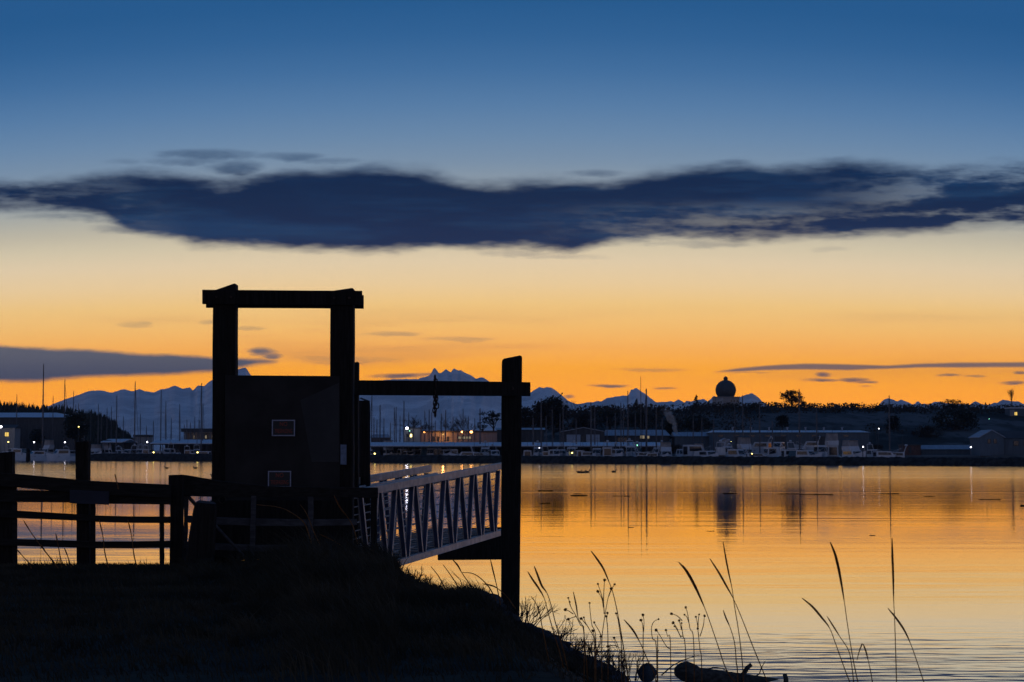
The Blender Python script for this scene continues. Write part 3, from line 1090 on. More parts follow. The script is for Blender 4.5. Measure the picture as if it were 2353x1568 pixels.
def sign(pl, pr, yt, yb, label):
    Y = 29.915
    c = at((pl + pr) / 2, (yt + yb) / 2, Y)
    s = thing('warning_sign', label, 'sign', c, group='warning signs on the gate boarding')
    a, d = at(pl, yb, Y), at(pr, yt, Y)
    w, h = d.x - a.x, d.z - a.z
    b = MB()
    b.box(-w / 2, w / 2, 0.004, 0.012, -h / 2, h / 2)
    b.build('plate', M['black'], s)
    t = w * 0.05
    b = MB()
    b.box(-w / 2, w / 2, -0.001, 0.0025, h / 2 - t, h / 2)
    b.box(-w / 2, w / 2, -0.001, 0.0025, -h / 2, -h / 2 + t)
    b.box(-w / 2, -w / 2 + t, -0.001, 0.0025, -h / 2 + t, h / 2 - t)
    b.box(w / 2 - t, w / 2, -0.001, 0.0025, -h / 2 + t, h / 2 - t)
    b.build('border', M['whiteborder'], s)
    for txt, sz, zz, sx in (('NO', h * 0.36, h * 0.12, 0.85), ('TRESPASSING', h * 0.36, -h * 0.31, 0.50)):
        cu = bpy.data.curves.new('lettering', 'FONT')
        cu.body, cu.size, cu.align_x, cu.extrude = txt, sz, 'CENTER', 0.0008
        tmp = bpy.data.objects.new('lettering_source', cu)
        COL.objects.link(tmp)
        dg = bpy.context.evaluated_depsgraph_get()
        me = bpy.data.meshes.new_from_object(tmp.evaluated_get(dg))
        bpy.data.objects.remove(tmp)
        me.materials.clear()
        me.materials.append(M['redpaint'])
        o = bpy.data.objects.new('lettering', me)
        COL.objects.link(o)
        o.parent = s
        o.location = (0, 0.0025, zz)
        o.rotation_euler = (math.pi / 2, 0, 0)
        o.scale = (sx, 1, 1)


sign(624.5, 678, 965, 1002.5, 'small black sign with pale border, upper one on the gate boarding')
sign(615.5, 669, 1082.5, 1120.5, 'small black sign with pale border, lower one just above the handrail')

N_ = thing('posted_notice', 'narrow pale blue notice fixed to the gate post', 'notice', at(789, 1045, 29.93))
b = MB()
slab(b, 781.5, 797, 1021, 1021.5, 1068.5, 1069, 29.935, 0.006)
b.build('backing', M['black'], N_, off=N_.location)
b = MB()
slab(b, 782.5, 796, 1022, 1022.5, 1067.5, 1068, 29.928, 0.004)
b.build('sheet', M['paper'], N_, off=N_.location)

# ---- hoist frame over the gangway
HF = thing('hoist_frame', 'timber hoist frame with thick slant-topped pile and a crossbeam over the gangway', 'hoist frame', at(1175, 1445, 34.4))
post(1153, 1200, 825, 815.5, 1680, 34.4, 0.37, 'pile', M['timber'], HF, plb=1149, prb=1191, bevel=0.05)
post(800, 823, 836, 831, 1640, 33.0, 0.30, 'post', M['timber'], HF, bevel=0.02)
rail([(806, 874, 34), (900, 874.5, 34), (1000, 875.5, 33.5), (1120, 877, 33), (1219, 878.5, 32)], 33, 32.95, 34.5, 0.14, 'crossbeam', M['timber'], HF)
for o in HF.children:
    if o.name.startswith('crossbeam'):
        pass
b = MB()
q = at(1177, 893, 34.39)
b.tube([q, q + Vector((0, -0.05, 0))], 0.035, 8)
b.build('bolt', M['steel'], HF, off=HF.location)

# chain thrown over the crossbeam
CH = thing('chain', 'short rusty chain hanging from the crossbeam above the gangway', 'chain', at(1000, 890, 33.7))
b = MB()
def link(b, c, rx, rz, wire, turn):
    pts = []
    for i in range(13):
        a = 2 * math.pi * i / 12
        x = rx * math.cos(a)
        z = rz * math.sin(a) + (0.25 * rz if math.sin(a) > 0.3 else (-0.25 * rz if math.sin(a) < -0.3 else 0))
        pts.append(Vector(c) + Vector((x * math.cos(turn), x * math.sin(turn), z)))
    b.tube(pts, wire, 6)
yy = 866.0
kk = 0
while yy < 951:
    Yd = 33.70 if (877 < yy < 912) else 33.78
    c = at(999.5 + 1.2 * math.sin(kk * 1.3), yy + 3, Yd)
    link(b, c, 0.036 if yy < 940 else 0.040, 0.042 if yy < 940 else 0.048, 0.0125, 0.5 if kk % 2 else 1.9)
    if yy > 905 and yy < 935:
        c = at(1002.8 + 1.2 * math.sin(kk * 1.7), yy + 1, Yd + 0.04)
        link(b, c, 0.036, 0.042, 0.012, 1.9 if kk % 2 else 0.4)
    yy += 8.2
    kk += 1
b.build('links', M['steel'], CH, off=CH.location, smooth=True)

# round pile behind the gateway
PL = thing('mooring_pile', 'dark round pile with a flat top standing behind the gateway', 'pile', at(838, 1200, 36.0))
b = MB()
c0, c1 = at(838, 1640, 36.0), at(837.5, 921, 36.0)
rr = 13.4 / K * 36
b.tube([c0 + (c1 - c0) * t for t in (0, 0.3, 0.6, 0.9, 0.985, 1.0)], [rr * 1.05, rr * 1.03, rr, rr, rr * 0.99, rr * 0.9], 18)
b.build('shaft', M['timber'], PL, off=PL.location, smooth=False)
b = MB()
b.tube([c1 + Vector((0, 0, 0.003)), c1 + Vector((0.01, 0, 0.03))], [rr * 0.94, rr * 0.8], 14)
b.build('cap', M['greywood'], PL, off=PL.location)

# ---- aluminium gangway
GW = thing('gangway', 'aluminium truss gangway with V bracing rising behind the grassy bank', 'gangway', at(905, 1290, 33.06))
YA, YF = 33.06, 39.87
def edge(yA, yF):
    a, f = at(905, yA, YA), at(1150, yF, YF)
    return a, f
TT, TB = edge(1108.5, 1064), edge(1126, 1080)
BT, BB = edge(1288, 1217), edge(1304, 1229)
D3 = (TT[1] - TT[0]).normalized()
DXY = Vector((D3.x, D3.y, 0)).normalized()
LN = Vector((-DXY.y, DXY.x, 0))                       # across, away from the camera's side
WID = 1.58


def L(e, t):
    return e[0] + (e[1] - e[0]) * t


def t_of(p):
    lo, hi = -0.6, 1.4
    for _ in range(50):
        md = (lo + hi) / 2
        q = L(TT, md)
        (lo, hi) = (md, hi) if 1176.5 + K * q.x / q.y < p else (lo, md)
    return lo


tA, tB = t_of(869), t_of(1147)
BAY = (tB - tA) / 8
T0, T1 = tA - 1.4 * BAY, 1.02


def truss(off, t0, t1, drop, nb0, nb1, detail):
    o = LN * off + Vector((0, 0, drop))
    ht, hb = (TT[0] - TB[0]).z, (BT[0] - BB[0]).z
    b = MB()
    b.bar(L(TT, t0) + o - Vector((0, 0, ht / 2)), L(TT, t1) + o - Vector((0, 0, ht / 2)), 0.10, ht)
    b.build('top_chord', M['alumatt'], GW, off=GW.location, bevel=0.006)
    b = MB()
    b.bar(L(BT, t0) + o - Vector((0, 0, hb / 2)), L(BT, t1) + o - Vector((0, 0, hb / 2)), 0.10, hb)
    b.build('bottom_chord', M['alumatt'], GW, off=GW.location, bevel=0.006)
    for i in range(nb0, nb1):
        ta, tb = tA + i * BAY, tA + (i + 1) * BAY
        tm = ta + BAY * 0.55
        for tt in (ta, tb):
            b = MB()
            top = L(TB, tt + (0.012 if tt == ta else -0.012)) + o
            bot = L(BT, tm + (-0.012 if tt == ta else 0.012)) + o
            # C section: web across the gangway and two thin flanges
            w, h, th = 0.088, 0.05, 0.006
            d = (top - bot).normalized()
            nrm = LN.cross(d).normalized()
            b.bar(bot + nrm * (h / 2), top + nrm * (h / 2), w, th, up=nrm)
            for s in (-1, 1):
                b.bar(bot + LN * (s * w / 2), top + LN * (s * w / 2), th, h, up=nrm)
            b.build('brace', M['alushade'], GW, off=GW.location, m2=M['alumatt'], cut=6)
    # guard rods along the inside
    sgn = 1 if off == 0 else -1
    for k in range(8):
        b = MB()
        f = 0.10 + 0.108 * k
        q0 = L(BT, t0).lerp(L(TB, t0), f) + o + LN * (0.07 * sgn)
        q1 = L(BT, t1).lerp(L(TB, t1), f) + o + LN * (0.07 * sgn)
        b.tube([q0, q1], 0.0095, 6)
        b.build('guard_rod', M['alumatt'], GW, off=GW.location)
    b = MB()
    s0, s1 = L(TB, t0) + o + LN * (0.12 * sgn) - Vector((0, 0, 0.03)), L(TB, t1) + o + LN * (0.12 * sgn) - Vector((0, 0, 0.03))
    if off:
        s0, s1 = s0 + LN * -0.02, s1 + LN * -0.02 + D3 * 0.1
    b.tube([s0, s1], 0.024, 10)
    pr_ = b.build('handrail_pipe', M['alumatt'], GW, off=GW.location, smooth=True)
    for i in range(nb0, nb1):
        b = MB()
        q = L(TB, tA + (i + 0.5) * BAY) + o + LN * (0.12 * sgn) - Vector((0, 0, 0.03))
        b.tube([q, q - Vector((0, 0, 0.12)), q - Vector((0, 0, 0.12)) - LN * (0.07 * sgn)], 0.009, 6)
        br = b.build('bracket', M['alumatt'], GW, off=GW.location)
        br.parent = pr_
        br.matrix_parent_inverse = Matrix.Identity(4)


truss(0.0, T0, T1, 0.0, -1, 8, True)
truss(WID, T0, 1.0, -0.06, -1, 8, True)
b = MB()
q = [L(BT, T0) + LN * 0.06, L(BT, T0) + LN * (WID - 0.06), L(BT, T1 - 0.02) + LN * (WID - 0.06), L(BT, T1 - 0.02) + LN * 0.06]
dn = Vector((0, 0, -0.03))
up_ = Vector((0, 0, 0.012))
b.hexa([q[0] + dn, q[3] + dn, q[2] + dn, q[1] + dn], [q[0] + up_, q[3] + up_, q[2] + up_, q[1] + up_])
dk = b.build('deck', M['deck'], GW, off=GW.location)
for i in range(-2, 16):
    b = MB()
    t = tA + i * BAY * 0.5
    a = L(BT, t) + LN * 0.08 + Vector((0, 0, 0.024))
    b.bar(a, a + LN * (WID - 0.16), 0.03, 0.022)
    c_ = b.build('cleat', M['alumatt'], GW, off=GW.location)
    c_.parent = dk

LB = thing('support_beam', 'heavy dark timber beam under the far end of the gangway', 'beam', at(1080, 1287, 41.2))
b = MB()
slab(b, 1005.5, 1192, 1216, 1212, 1288, 1286, 41.2, 0.35)
b.build('beam', M['timber'], LB, off=LB.location, bevel=0.02)
b = MB()
c0, c1 = at(1172, 1620, 41.7), at(1172, 1215, 41.7)
b.tube([c0, c1], 0.15, 12)
b.build('leg', M['timber'], LB, off=LB.location)

# ================================================================== SHORE BITS
def rock(p, y, Y, rx, ry, rz, seed, label):
    c = at(p, y, Y)
    t = MB()
    t.ball((0, 0, 0), rx, ry, rz, 9, 6, 0.17, seed)
    o = t.build('rock', M['rock'], smooth=False)
    o.location = c
    md = o.modifiers.new('sub', 'SUBSURF')
    md.levels = md.render_levels = 1
    return tag(o, label, 'rock', 'rocks along the shore')


rock(1487, 1546, 29.0, 0.17, 0.2, 0.15, 1, 'round dark rock standing by the log butt at the water edge')
rock(1345, 1540, 28.6, 0.26, 0.2, 0.16, 2, 'long low rock with frosty top on the foot of the bank')
rock(1405, 1560, 28.8, 0.28, 0.22, 0.14, 3, 'wide flat rock next to the round one by the water')
rock(1232, 1462, 28.2, 0.24, 0.2, 0.14, 4, 'dark rock at the foot of the thick pile')
rock(1090, 1374, 28.0, 0.27, 0.2, 0.13, 5, 'humped rock on the bank just before the thick pile')
rock(1125, 1384, 28.0, 0.22, 0.2, 0.13, 6, 'sloping rock touching the thick pile at the bank top')
rock(1288, 1500, 28.4, 0.22, 0.2, 0.14, 7, 'small angular rock half way down the bank')
rock(1020, 1374, 28.0, 0.20, 0.2, 0.10, 8, 'rock under the gangway shrub on the bank crest')

LG = thing('driftwood_log', 'thick driftwood log with two upright stubs lying at the water edge', 'log', at(1680, 1560, 29.2))
b = MB()
path = [(1555, 1553, 8), (1560, 1548, 17), (1568, 1545, 22), (1578, 1544, 24), (1590, 1547, 22), (1604, 1552, 18), (1650, 1557, 17), (1720, 1566, 16), (1800, 1576, 15), (1900, 1590, 13)]
b.tube([at(p, y, 29.0 + 0.004 * (p - 1556)) for p, y, _ in path], [w / K * 29 for _, _, w in path], 12)
b.build('trunk', M['driftwood'], LG, off=LG.location, smooth=True)
for pts, w in (([(1701, 1566), (1708, 1550), (1717, 1535), (1727, 1527)], 7.0), ([(1806, 1580), (1806, 1560), (1803, 1549)], 6.5)):
    b = MB()
    b.tube([at(p, y, 29.5) for p, y in pts], [w * (1 - 0.12 * i) / K * 29.5 for i in range(len(pts))], 8)
    b.build('stub', M['driftwood'], LG, off=LG.location, smooth=True)
for pts in ([(1520, 1552), (1545, 1530), (1570, 1517), (1605, 1506)], [(1733, 1556), (1745, 1549), (1749, 1536), (1758, 1520)], [(1618, 1540), (1640, 1534), (1660, 1536), (1680, 1549)]):
    o = thing('driftwood_twig', {1520: 'thin arched twig rising from the water beside the log butt', 1733: 'crooked twig sticking up past the upright stub of the log',
                                 1618: 'low bowed twig lying against the middle of the log'}[pts[0][0]], 'twig', at(*pts[0], 28.9), group='twigs by the driftwood log')
    b = MB()
    b.tube([at(p, y, 28.9) for p, y in pts], [0.012, 0.010, 0.008, 0.005], 6)
    b.build('stick', M['driftwood'], o, off=o.location)

# ---- tall grass stalks: tip first
S1 = lambda r_: (1177.7 + r_[0] * 0.2564, 1206.4 + r_[1] * 0.2564)
S2 = lambda r_: (1752.2 + r_[0] * 0.2554, 1177.7 + r_[1] * 0.2554)
I_ = lambda r_: r_


def spline(pts, n=5):
    P = [Vector(q) for q in pts]
    P = [P[0] * 2 - P[1]] + P + [P[-1] * 2 - P[-2]]
    out = []
    for i in range(1, len(P) - 2):
        for k in range(n):
            t = k / n
            a, b_, c, d = P[i - 1], P[i], P[i + 1], P[i + 2]
            out.append(0.5 * ((2 * b_) + (c - a) * t + (2 * a - 5 * b_ + 4 * c - d) * t * t + (3 * b_ - a - 3 * c + d) * t ** 3))
    return out + [P[-2]]


def stalk(pts, cv, Y, nhead, label, hw=4.2, group='tall dry grass stalks by the water', root=True):
    P = [cv(q) for q in pts]
    W = [at(p, y, Y + 0.02 * i) for i, (p, y) in enumerate(P)]
    if root:
        e, d = W[-1], (W[-1] - W[-2])
        d = Vector((d.x, d.y, min(d.z, -0.02))).normalized()
        W += [e + d * 0.12, Vector((e.x + d.x * 0.25, e.y + 0.05, min(e.z - 0.25, ground_z(e.x, Y) - 0.02)))]
    sp = spline(W, 5)
    o = thing('grass_stalk', label, 'grass stalk', sp[-1], group=group)
    b = MB()
    k = Y / K
    hn = nhead * 5
    n = len(sp)
    st = sp[max(0, hn - 2):]
    b.tube(st, [(0.85 + 0.85 * i / max(1, len(st) - 1)) * k for i in range(len(st))], 5)
    b.build('stem', M['straw'], o, off=o.location)
    if nhead:
        b = MB()
        hd = sp[:hn + 1]
        rr = random.Random(int(pts[0][0] * 13 + pts[0][1]))
        m_ = len(hd) - 1
        b.tube(hd, [(0.25 + hw * 0.50 * math.sin(math.pi * min(0.97, 0.06 + 0.9 * i / m_)) ** 0.7) * k for i in range(m_ + 1)], 6)
        for i in range(m_):
            for _ in range(7):
                c = hd[i].lerp(hd[i + 1], rr.random())
                d = (hd[max(0, i - 1)] - hd[i + 1]).normalized()
                s = Vector((rr.choice((-1, 1)) * rr.uniform(0.3, 1), rr.uniform(-1, 1), 0)).normalized()
                w = hw * 0.55 * k * (0.45 + 0.55 * math.sin(math.pi * (i + 0.5) / m_)) * rr.uniform(0.7, 1.3)
                tip = c + s * w + d * w * 3.0
                a = c + d.cross(s) * 0.5 * k
                b.poly([c - d * 0.3 * k, a + s * w * 0.6 + d * w, tip])
        b.build('seed_head', M['seed'], o, off=o.location)
    return o


stalk([(705, 235), (760, 310), (815, 395), (870, 525), (900, 610), (935, 760), (970, 950), (1010, 1200)], S1, 14.5, 3, 'tall stalk whose head arches over the topmost dried flower heads')
stalk([(1495, 340), (1560, 415), (1640, 560), (1720, 740), (1765, 860), (1840, 1080), (1900, 1260), (1950, 1360)], S1, 13.2, 3, 'stalk with the thickest, darkest seed head, bending over the log', 6.2)
stalk([(1770, 305), (1850, 430), (1915, 545), (1978, 660), (2060, 850), (2150, 1080), (2280, 1400)], S1, 13.6, 3, 'stalk with a straight slanting head crossing an upright neighbour')
stalk([(1887, 150), (1910, 290), (1935, 420), (1967, 570), (1988, 720), (2030, 980), (2062, 1270), (2070, 1420)], S1, 13.9, 3, 'tall upright stalk crossing a slanting one above the log', 3.6)
stalk([(1888, 765), (1915, 840), (1950, 920), (1990, 1060), (2005, 1230)], S1, 14.2, 2, 'short thin stalk between two tall crossing ones', 3.2)
stalk([(195, 372), (225, 450), (262, 545), (310, 615), (345, 720), (385, 880), (425, 1020)], S1, 15.2, 3, 'first tall dark stalk beside the thick pile, with a drooping inner awn', 4.6)
stalk([(140, 425), (180, 490), (235, 570), (285, 660), (320, 790), (350, 900), (380, 1000)], S1, 15.0, 3, 'pale slanting stalk nearest the thick pile', 4.2)
stalk([(165, 640), (210, 705), (245, 800), (262, 900), (278, 980)], S1, 16.0, 0, 'short bowed stem without a head close to the thick pile')
stalk([(1000, 850), (1080, 945), (1140, 1050), (1185, 1150), (1225, 1245)], S1, 14.0, 2, 'thick short bent stalk in front of the round rock', 4.0)
stalk([(545, 600), (570, 720), (590, 840), (632, 920), (650, 1100)], S1, 15.3, 2, 'faint short stalk among small flower heads left of the centre of the bay', 3.2)
stalk([(610, 270), (655, 385), (695, 560), (735, 800), (757, 960), (800, 1240), (830, 1400), (860, 1540)], S2, 13.0, 3, 'very tall stalk with forked tip rising in the open water', 6.0)
stalk([(360, 775), (450, 850), (535, 950), (605, 1045), (660, 1190), (735, 1400), (790, 1540)], S2, 13.1, 3, 'stalk with head bowed far over, in front of the forked one', 4.6)
stalk([(580, 935), (640, 1030), (700, 1125), (775, 1245), (805, 1400), (820, 1540)], S2, 13.3, 2, 'thin pale stalk leaning into the foot of the forked one', 3.0)
stalk([(905, 1185), (930, 1250), (950, 1330), (972, 1430), (990, 1540)], S2, 13.2, 2, 'shortest stalk, just behind the forked one near the frame bottom', 3.6)
stalk([(1165, 235), (1168, 380), (1175, 560), (1180, 800), (1188, 960), (1198, 1280), (1205, 1540)], S2, 13.0, 3, 'very straight vertical stalk, last but one across the water', 4.8)
stalk([(1130, 865), (1200, 950), (1275, 1060), (1335, 1190), (1385, 1330), (1455, 1540)], S2, 13.1, 3, 'stalk with curved head crossing the straight vertical one', 4.2)
stalk([(850, 1330), (870, 1250), (897, 1180)], S2, 13.0, 0, 'hair-thin stem slanting up beside the shortest stalk', root=False)
# along the bank crest and the fence
gB = 'arching grass stalks on the bank crest'
for pts, lb, nh in (
        ([(1127, 1286), (1133, 1312), (1141, 1345), (1150, 1390)], 'dark upright stalk right beside the thick pile under the beam', 2),
        ([(1040, 1286), (1052, 1300), (1062, 1318), (1080, 1345), (1090, 1372)], 'stalk with its head drooping under the support beam', 2),
        ([(1018, 1298), (1034, 1320), (1050, 1345), (1058, 1368)], 'straight slanting stalk left of the drooping one under the gangway', 0),
        ([(1108, 1342), (1130, 1346), (1145, 1354), (1165, 1372), (1185, 1400)], 'stalk lying nearly flat across the face of the thick pile', 2),
        ([(1062, 1316), (1085, 1318), (1105, 1330), (1125, 1352), (1140, 1380)], 'longest arched stem under the support beam', 0),
        ([(990, 1302), (1008, 1325), (1020, 1348), (1030, 1366)], 'thin stem next to the twiggy shrub under the gangway', 0),
        ([(768, 1140), (782, 1168), (798, 1188), (812, 1212), (822, 1250)], 'stalk with plumed head in front of the gangway end of the handrail', 2),
        ([(590, 1160), (640, 1166), (672, 1180), (700, 1204), (716, 1250)], 'long grass stem bowing across the handrail pickets', 0),
        ([(690, 1160), (705, 1182), (722, 1225), (740, 1262)], 'upright stem on the mound behind the bowed one', 0),
        ([(735, 1228), (760, 1240), (790, 1258), (820, 1280)], 'stalk with a pale plume low on the mound', 2),
        ([(850, 1262), (880, 1280), (905, 1300), (922, 1330)], 'stalk crossing the near foot of the gangway', 1)):
    stalk(pts, I_, 24.0, nh, lb, 3.2, gB, root=False)
gF = 'grass stalks by the rail fence'
for pts, lb in (
        ([(264, 1090), (268, 1106), (272, 1124)], 'short brown tuft tip standing above the top fence rail'),
        ([(54, 1196), (70, 1222), (90, 1250), (112, 1278), (132, 1304)], 'long slanting stalk in the first bay of the fence'),
        ([(94, 1252), (106, 1270), (122, 1290), (134, 1306)], 'thicker slanting stalk low in the first bay of the fence'),
        ([(128, 1226), (133, 1250), (138, 1278), (142, 1304)], 'upright stalk in the first fence bay near the second post'),
        ([(38, 1262), (50, 1276), (66, 1294), (72, 1306)], 'short stalk leaning against the first fence post'),
        ([(228, 1195), (236, 1230), (241, 1270), (249, 1304)], 'stalk rising in the second fence bay behind the thin upright'),
        ([(294, 1196), (302, 1230), (307, 1270), (314, 1304)], 'stalk in the middle of the second fence bay'),
        ([(148, 1260), (156, 1280), (164, 1304)], 'faint short stalk touching the second fence post')):
    stalk(pts, I_, 24.0, 1, lb, 2.6, gF, root=False)

# ---- dried flower stems with button heads
def flower(stems, cv, Y, label):
    base = cv(stems[0][-1])
    e = at(*base, Y)
    o = thing('dried_flower', label, 'dried flower', (e.x, e.y, min(e.z - 0.2, ground_z(e.x, e.y))), group='dried flowers on the bank')
    for st in stems:
        W = [at(*cv(q), Y + 0.01 * i) for i, q in enumerate(st)]
        if st is stems[0]:
            W.append(Vector(o.location))
        W = spline(W, 4)
        b = MB()
        b.tube(W, [(0.7 + 0.6 * i / len(W)) * Y / K for i in range(len(W))], 5)
        s_ = b.build('stem', M['straw'], o, off=o.location)
        rr = random.Random(int(st[0][0] * 3 + st[0][1]))
        q = rr.uniform(2.3, 3.9) * Y / K
        b = MB()
        b.ball(W[0], q, q, q * 0.9, 8, 6, 0.25, int(st[0][0]))
        h_ = b.build('flower_head', M['seed'], o, off=o.location)


flower([[(885, 572), (860, 640), (840, 740), (815, 900), (800, 1060)], [(765, 530), (795, 620), (815, 700), (822, 800)], [(765, 597), (800, 660), (815, 740)],
        [(825, 495), (818, 600), (815, 720)], [(915, 533), (890, 575), (862, 640)]], S1, 14.3, 'tallest dried flower, five heads under the arching stalk')
flower([[(690, 700), (697, 790), (712, 900), (745, 1010)]], S1, 14.5, 'dried flower with one lone large head on a straight stem')
flower([[(512, 690), (525, 740), (560, 800), (610, 900), (640, 950)], [(500, 655), (510, 690), (520, 730)], [(475, 760), (500, 770), (545, 800)], [(500, 845), (540, 830), (575, 820)]], S1, 15.0, 'dried flower with crowded dark heads nearest the thick pile')
flower([[(640, 830), (655, 880), (690, 940), (735, 1060)], [(615, 840), (640, 870), (665, 900)], [(733, 875), (745, 900), (780, 960), (800, 1010)]], S1, 14.8, 'low dried flower with three small heads near the lone one')
flower([[(850, 790), (845, 850), (852, 930), (855, 1050)], [(840, 820), (845, 860), (850, 900)]], S1, 14.7, 'thin dried flower with two tiny heads behind the tallest one')
flower([[(928, 793), (945, 850), (960, 950), (975, 1080)]], S1, 14.6, 'dried flower with one dark head touching the arching stalk')
flower([[(1168, 808), (1178, 860), (1175, 950), (1170, 1060)], [(1150, 853), (1165, 890), (1172, 960)]], S1, 14.2, 'dried flower with two close heads behind the round rock')
flower([[(1308, 845), (1265, 870), (1245, 930), (1255, 1020), (1290, 1120)]], S1, 14.1, 'hook-shaped dried flower bent over like a crook')
flower([[(1375, 943), (1390, 1000), (1415, 1070)], [(1288, 943), (1320, 990), (1380, 1090), (1410, 1110)]], S1, 14.6, 'faint dried flower with two heads left of the log')
flower([[(1303, 1130), (1302, 1090), (1300, 1040)]], S1, 14.4, 'dried flower with a single hanging head low over the ripples')
flower([[(1440, 877), (1470, 920), (1500, 990), (1550, 1110)], [(1425, 797), (1475, 815), (1520, 860)], [(1453, 908), (1480, 950), (1510, 1010)], [(1493, 857), (1505, 900), (1515, 940)], [(1515, 880), (1518, 930), (1530, 1010)]], S1, 13.6, 'bushy dried flower with the biggest ragged heads above the log')
flower([[(1553, 740), (1570, 800), (1590, 930), (1625, 1080)], [(1540, 805), (1565, 830), (1582, 880)]], S1, 13.7, 'dried flower with two heads, the upper one round and high, above the log')
flower([[(1643, 825), (1655, 880), (1665, 980), (1680, 1120), (1695, 1260)], [(1672, 803), (1665, 850), (1662, 920)], [(1720, 815), (1710, 900), (1680, 1000)], [(1660, 930), (1664, 960), (1668, 1000)]], S1, 13.5, 'dried flower with four heads beside the thickest seed head')
flower([[(910, 1013), (935, 1060), (965, 1140), (1000, 1210)], [(855, 1090), (900, 1080), (940, 1090)]], S1, 14.8, 'small dried flower low down against the ripples')
flower([[(720, 950), (735, 1010), (745, 1080), (735, 1150)], [(790, 1000), (785, 1060), (745, 1140)], [(770, 1140), (750, 1150), (740, 1160)]], S1, 15.4, 'leafy dried flower clump on the dark slope edge')

# ---- twiggy shrubs
def shrub(p, y, Y, n, hpx, spread, seed, label, lean=0.0):
    rr = random.Random(seed)
    base = at(p, y, Y)
    o = thing('bare_shrub', label, 'shrub', base, group='bare shrubs on the bank')
    b = MB()
    k = Y / K

    def grow(q, d, ln, w, depth):
        e = q + d * ln
        m_ = q.lerp(e, 0.5) + Vector((rr.gauss(0, 1), rr.gauss(0, 1), rr.gauss(0, 1))) * ln * 0.06
        b.tube([q, m_, e], [w, w * 0.85, w * 0.65], 4, cap=False)
        if depth:
            for _ in range(rr.choice((2, 2, 3))):
                dd = (d + Vector((rr.gauss(0, 0.4), rr.gauss(0, 0.4), rr.gauss(0.1, 0.25)))).normalized()
                grow(q.lerp(e, rr.uniform(0.5, 1.0)), dd, ln * rr.uniform(0.5, 0.8), w * 0.65, depth - 1)
    for _ in range(n):
        d = Vector((rr.gauss(lean, spread), rr.gauss(0, 0.3), 1)).normalized()
        q = base + Vector((rr.gauss(0, hpx * 0.18 * k), rr.gauss(0, 0.05), -0.03))
        grow(q, d, hpx * 0.45 * k * rr.uniform(0.7, 1.1), 1.1 * k, 2)
    b.build('branches', M['twig'], o, off=o.location)


shrub(950, 1338, 27.2, 16, 52, 0.55, 21, 'dark twiggy shrub under the near end of the gangway')
shrub(980, 1350, 27.3, 9, 46, 0.5, 22, 'smaller twiggy shrub beside the one under the gangway')
shrub(1205, 1440, 26.5, 20, 100, 0.45, 23, 'pale thin shrub growing against the thick pile', 0.25)
shrub(1285, 1470, 26.0, 12, 66, 0.6, 24, 'low thorny shrub on the slope beyond the pile', 0.4)
shrub(1365, 1520, 24.0, 18, 74, 0.5, 25, 'low thorny shrub near the foot of the slope', 0.3)
shrub(1440, 1560, 22.0, 16, 84, 0.4, 26, 'tangle of bare stems beside the round rock', 0.1)
shrub(1325, 1500, 24.5, 14, 60, 0.5, 27, 'wiry low shrub between the two thorny ones on the slope', 0.2)
shrub(1405, 1545, 23.0, 12, 96, 0.25, 28, 'upright wiry shrub just before the round rock')

# ================================================================== MARINA
def W_(p, y, D):
    return at(p, y, D)


def U(p, D):
    return az_u(p, 1030) * D


PX = lambda D: D / K          # metres in one photo unit at depth D


def hull_mb(L, B, free, sheer=0.3, n=9, deep=0.5):
    b = MB()
    st = []
    for i in range(n):
        t = i / (n - 1)
        x = -L / 2 + L * t
        w = B / 2 * (0.82 + 0.18 * smooth(0, 0.35, t)) * (1 - smooth(0.45, 1.0, t) ** 1.6)
        w = max(w, 0.03)
        zs = free + sheer * t * t * 2
        xr = x + (0.35 * free if i == n - 1 else 0)
        st.append([(x, 0, -deep), (x, -w * 0.75, -0.1), (xr, -w, zs), (xr, w, zs), (x, w * 0.75, -0.1)])
    for s in st:
        b.v += s
    for i in range(n - 1):
        for k in range(5):
            l = (k + 1) % 5
            b.f.append((i * 5 + k, (i + 1) * 5 + k, (i + 1) * 5 + l, i * 5 + l))
    b.f.append((4, 3, 2, 1, 0))
    e = (n - 1) * 5
    b.f.append((e, e + 1, e + 2, e + 3, e + 4))
    return b


def taper_box(b, x0, x1, w, z0, z1, fx0=0.0, fx1=0.0, ins=0.1):
    b.hexa([(x0, -w, z0), (x1, -w, z0), (x1, w, z0), (x0, w, z0)], [(x0 + fx0, -w + ins, z1), (x1 - fx1, -w + ins, z1), (x1 - fx1, w - ins, z1), (x0 + fx0, w - ins, z1)])


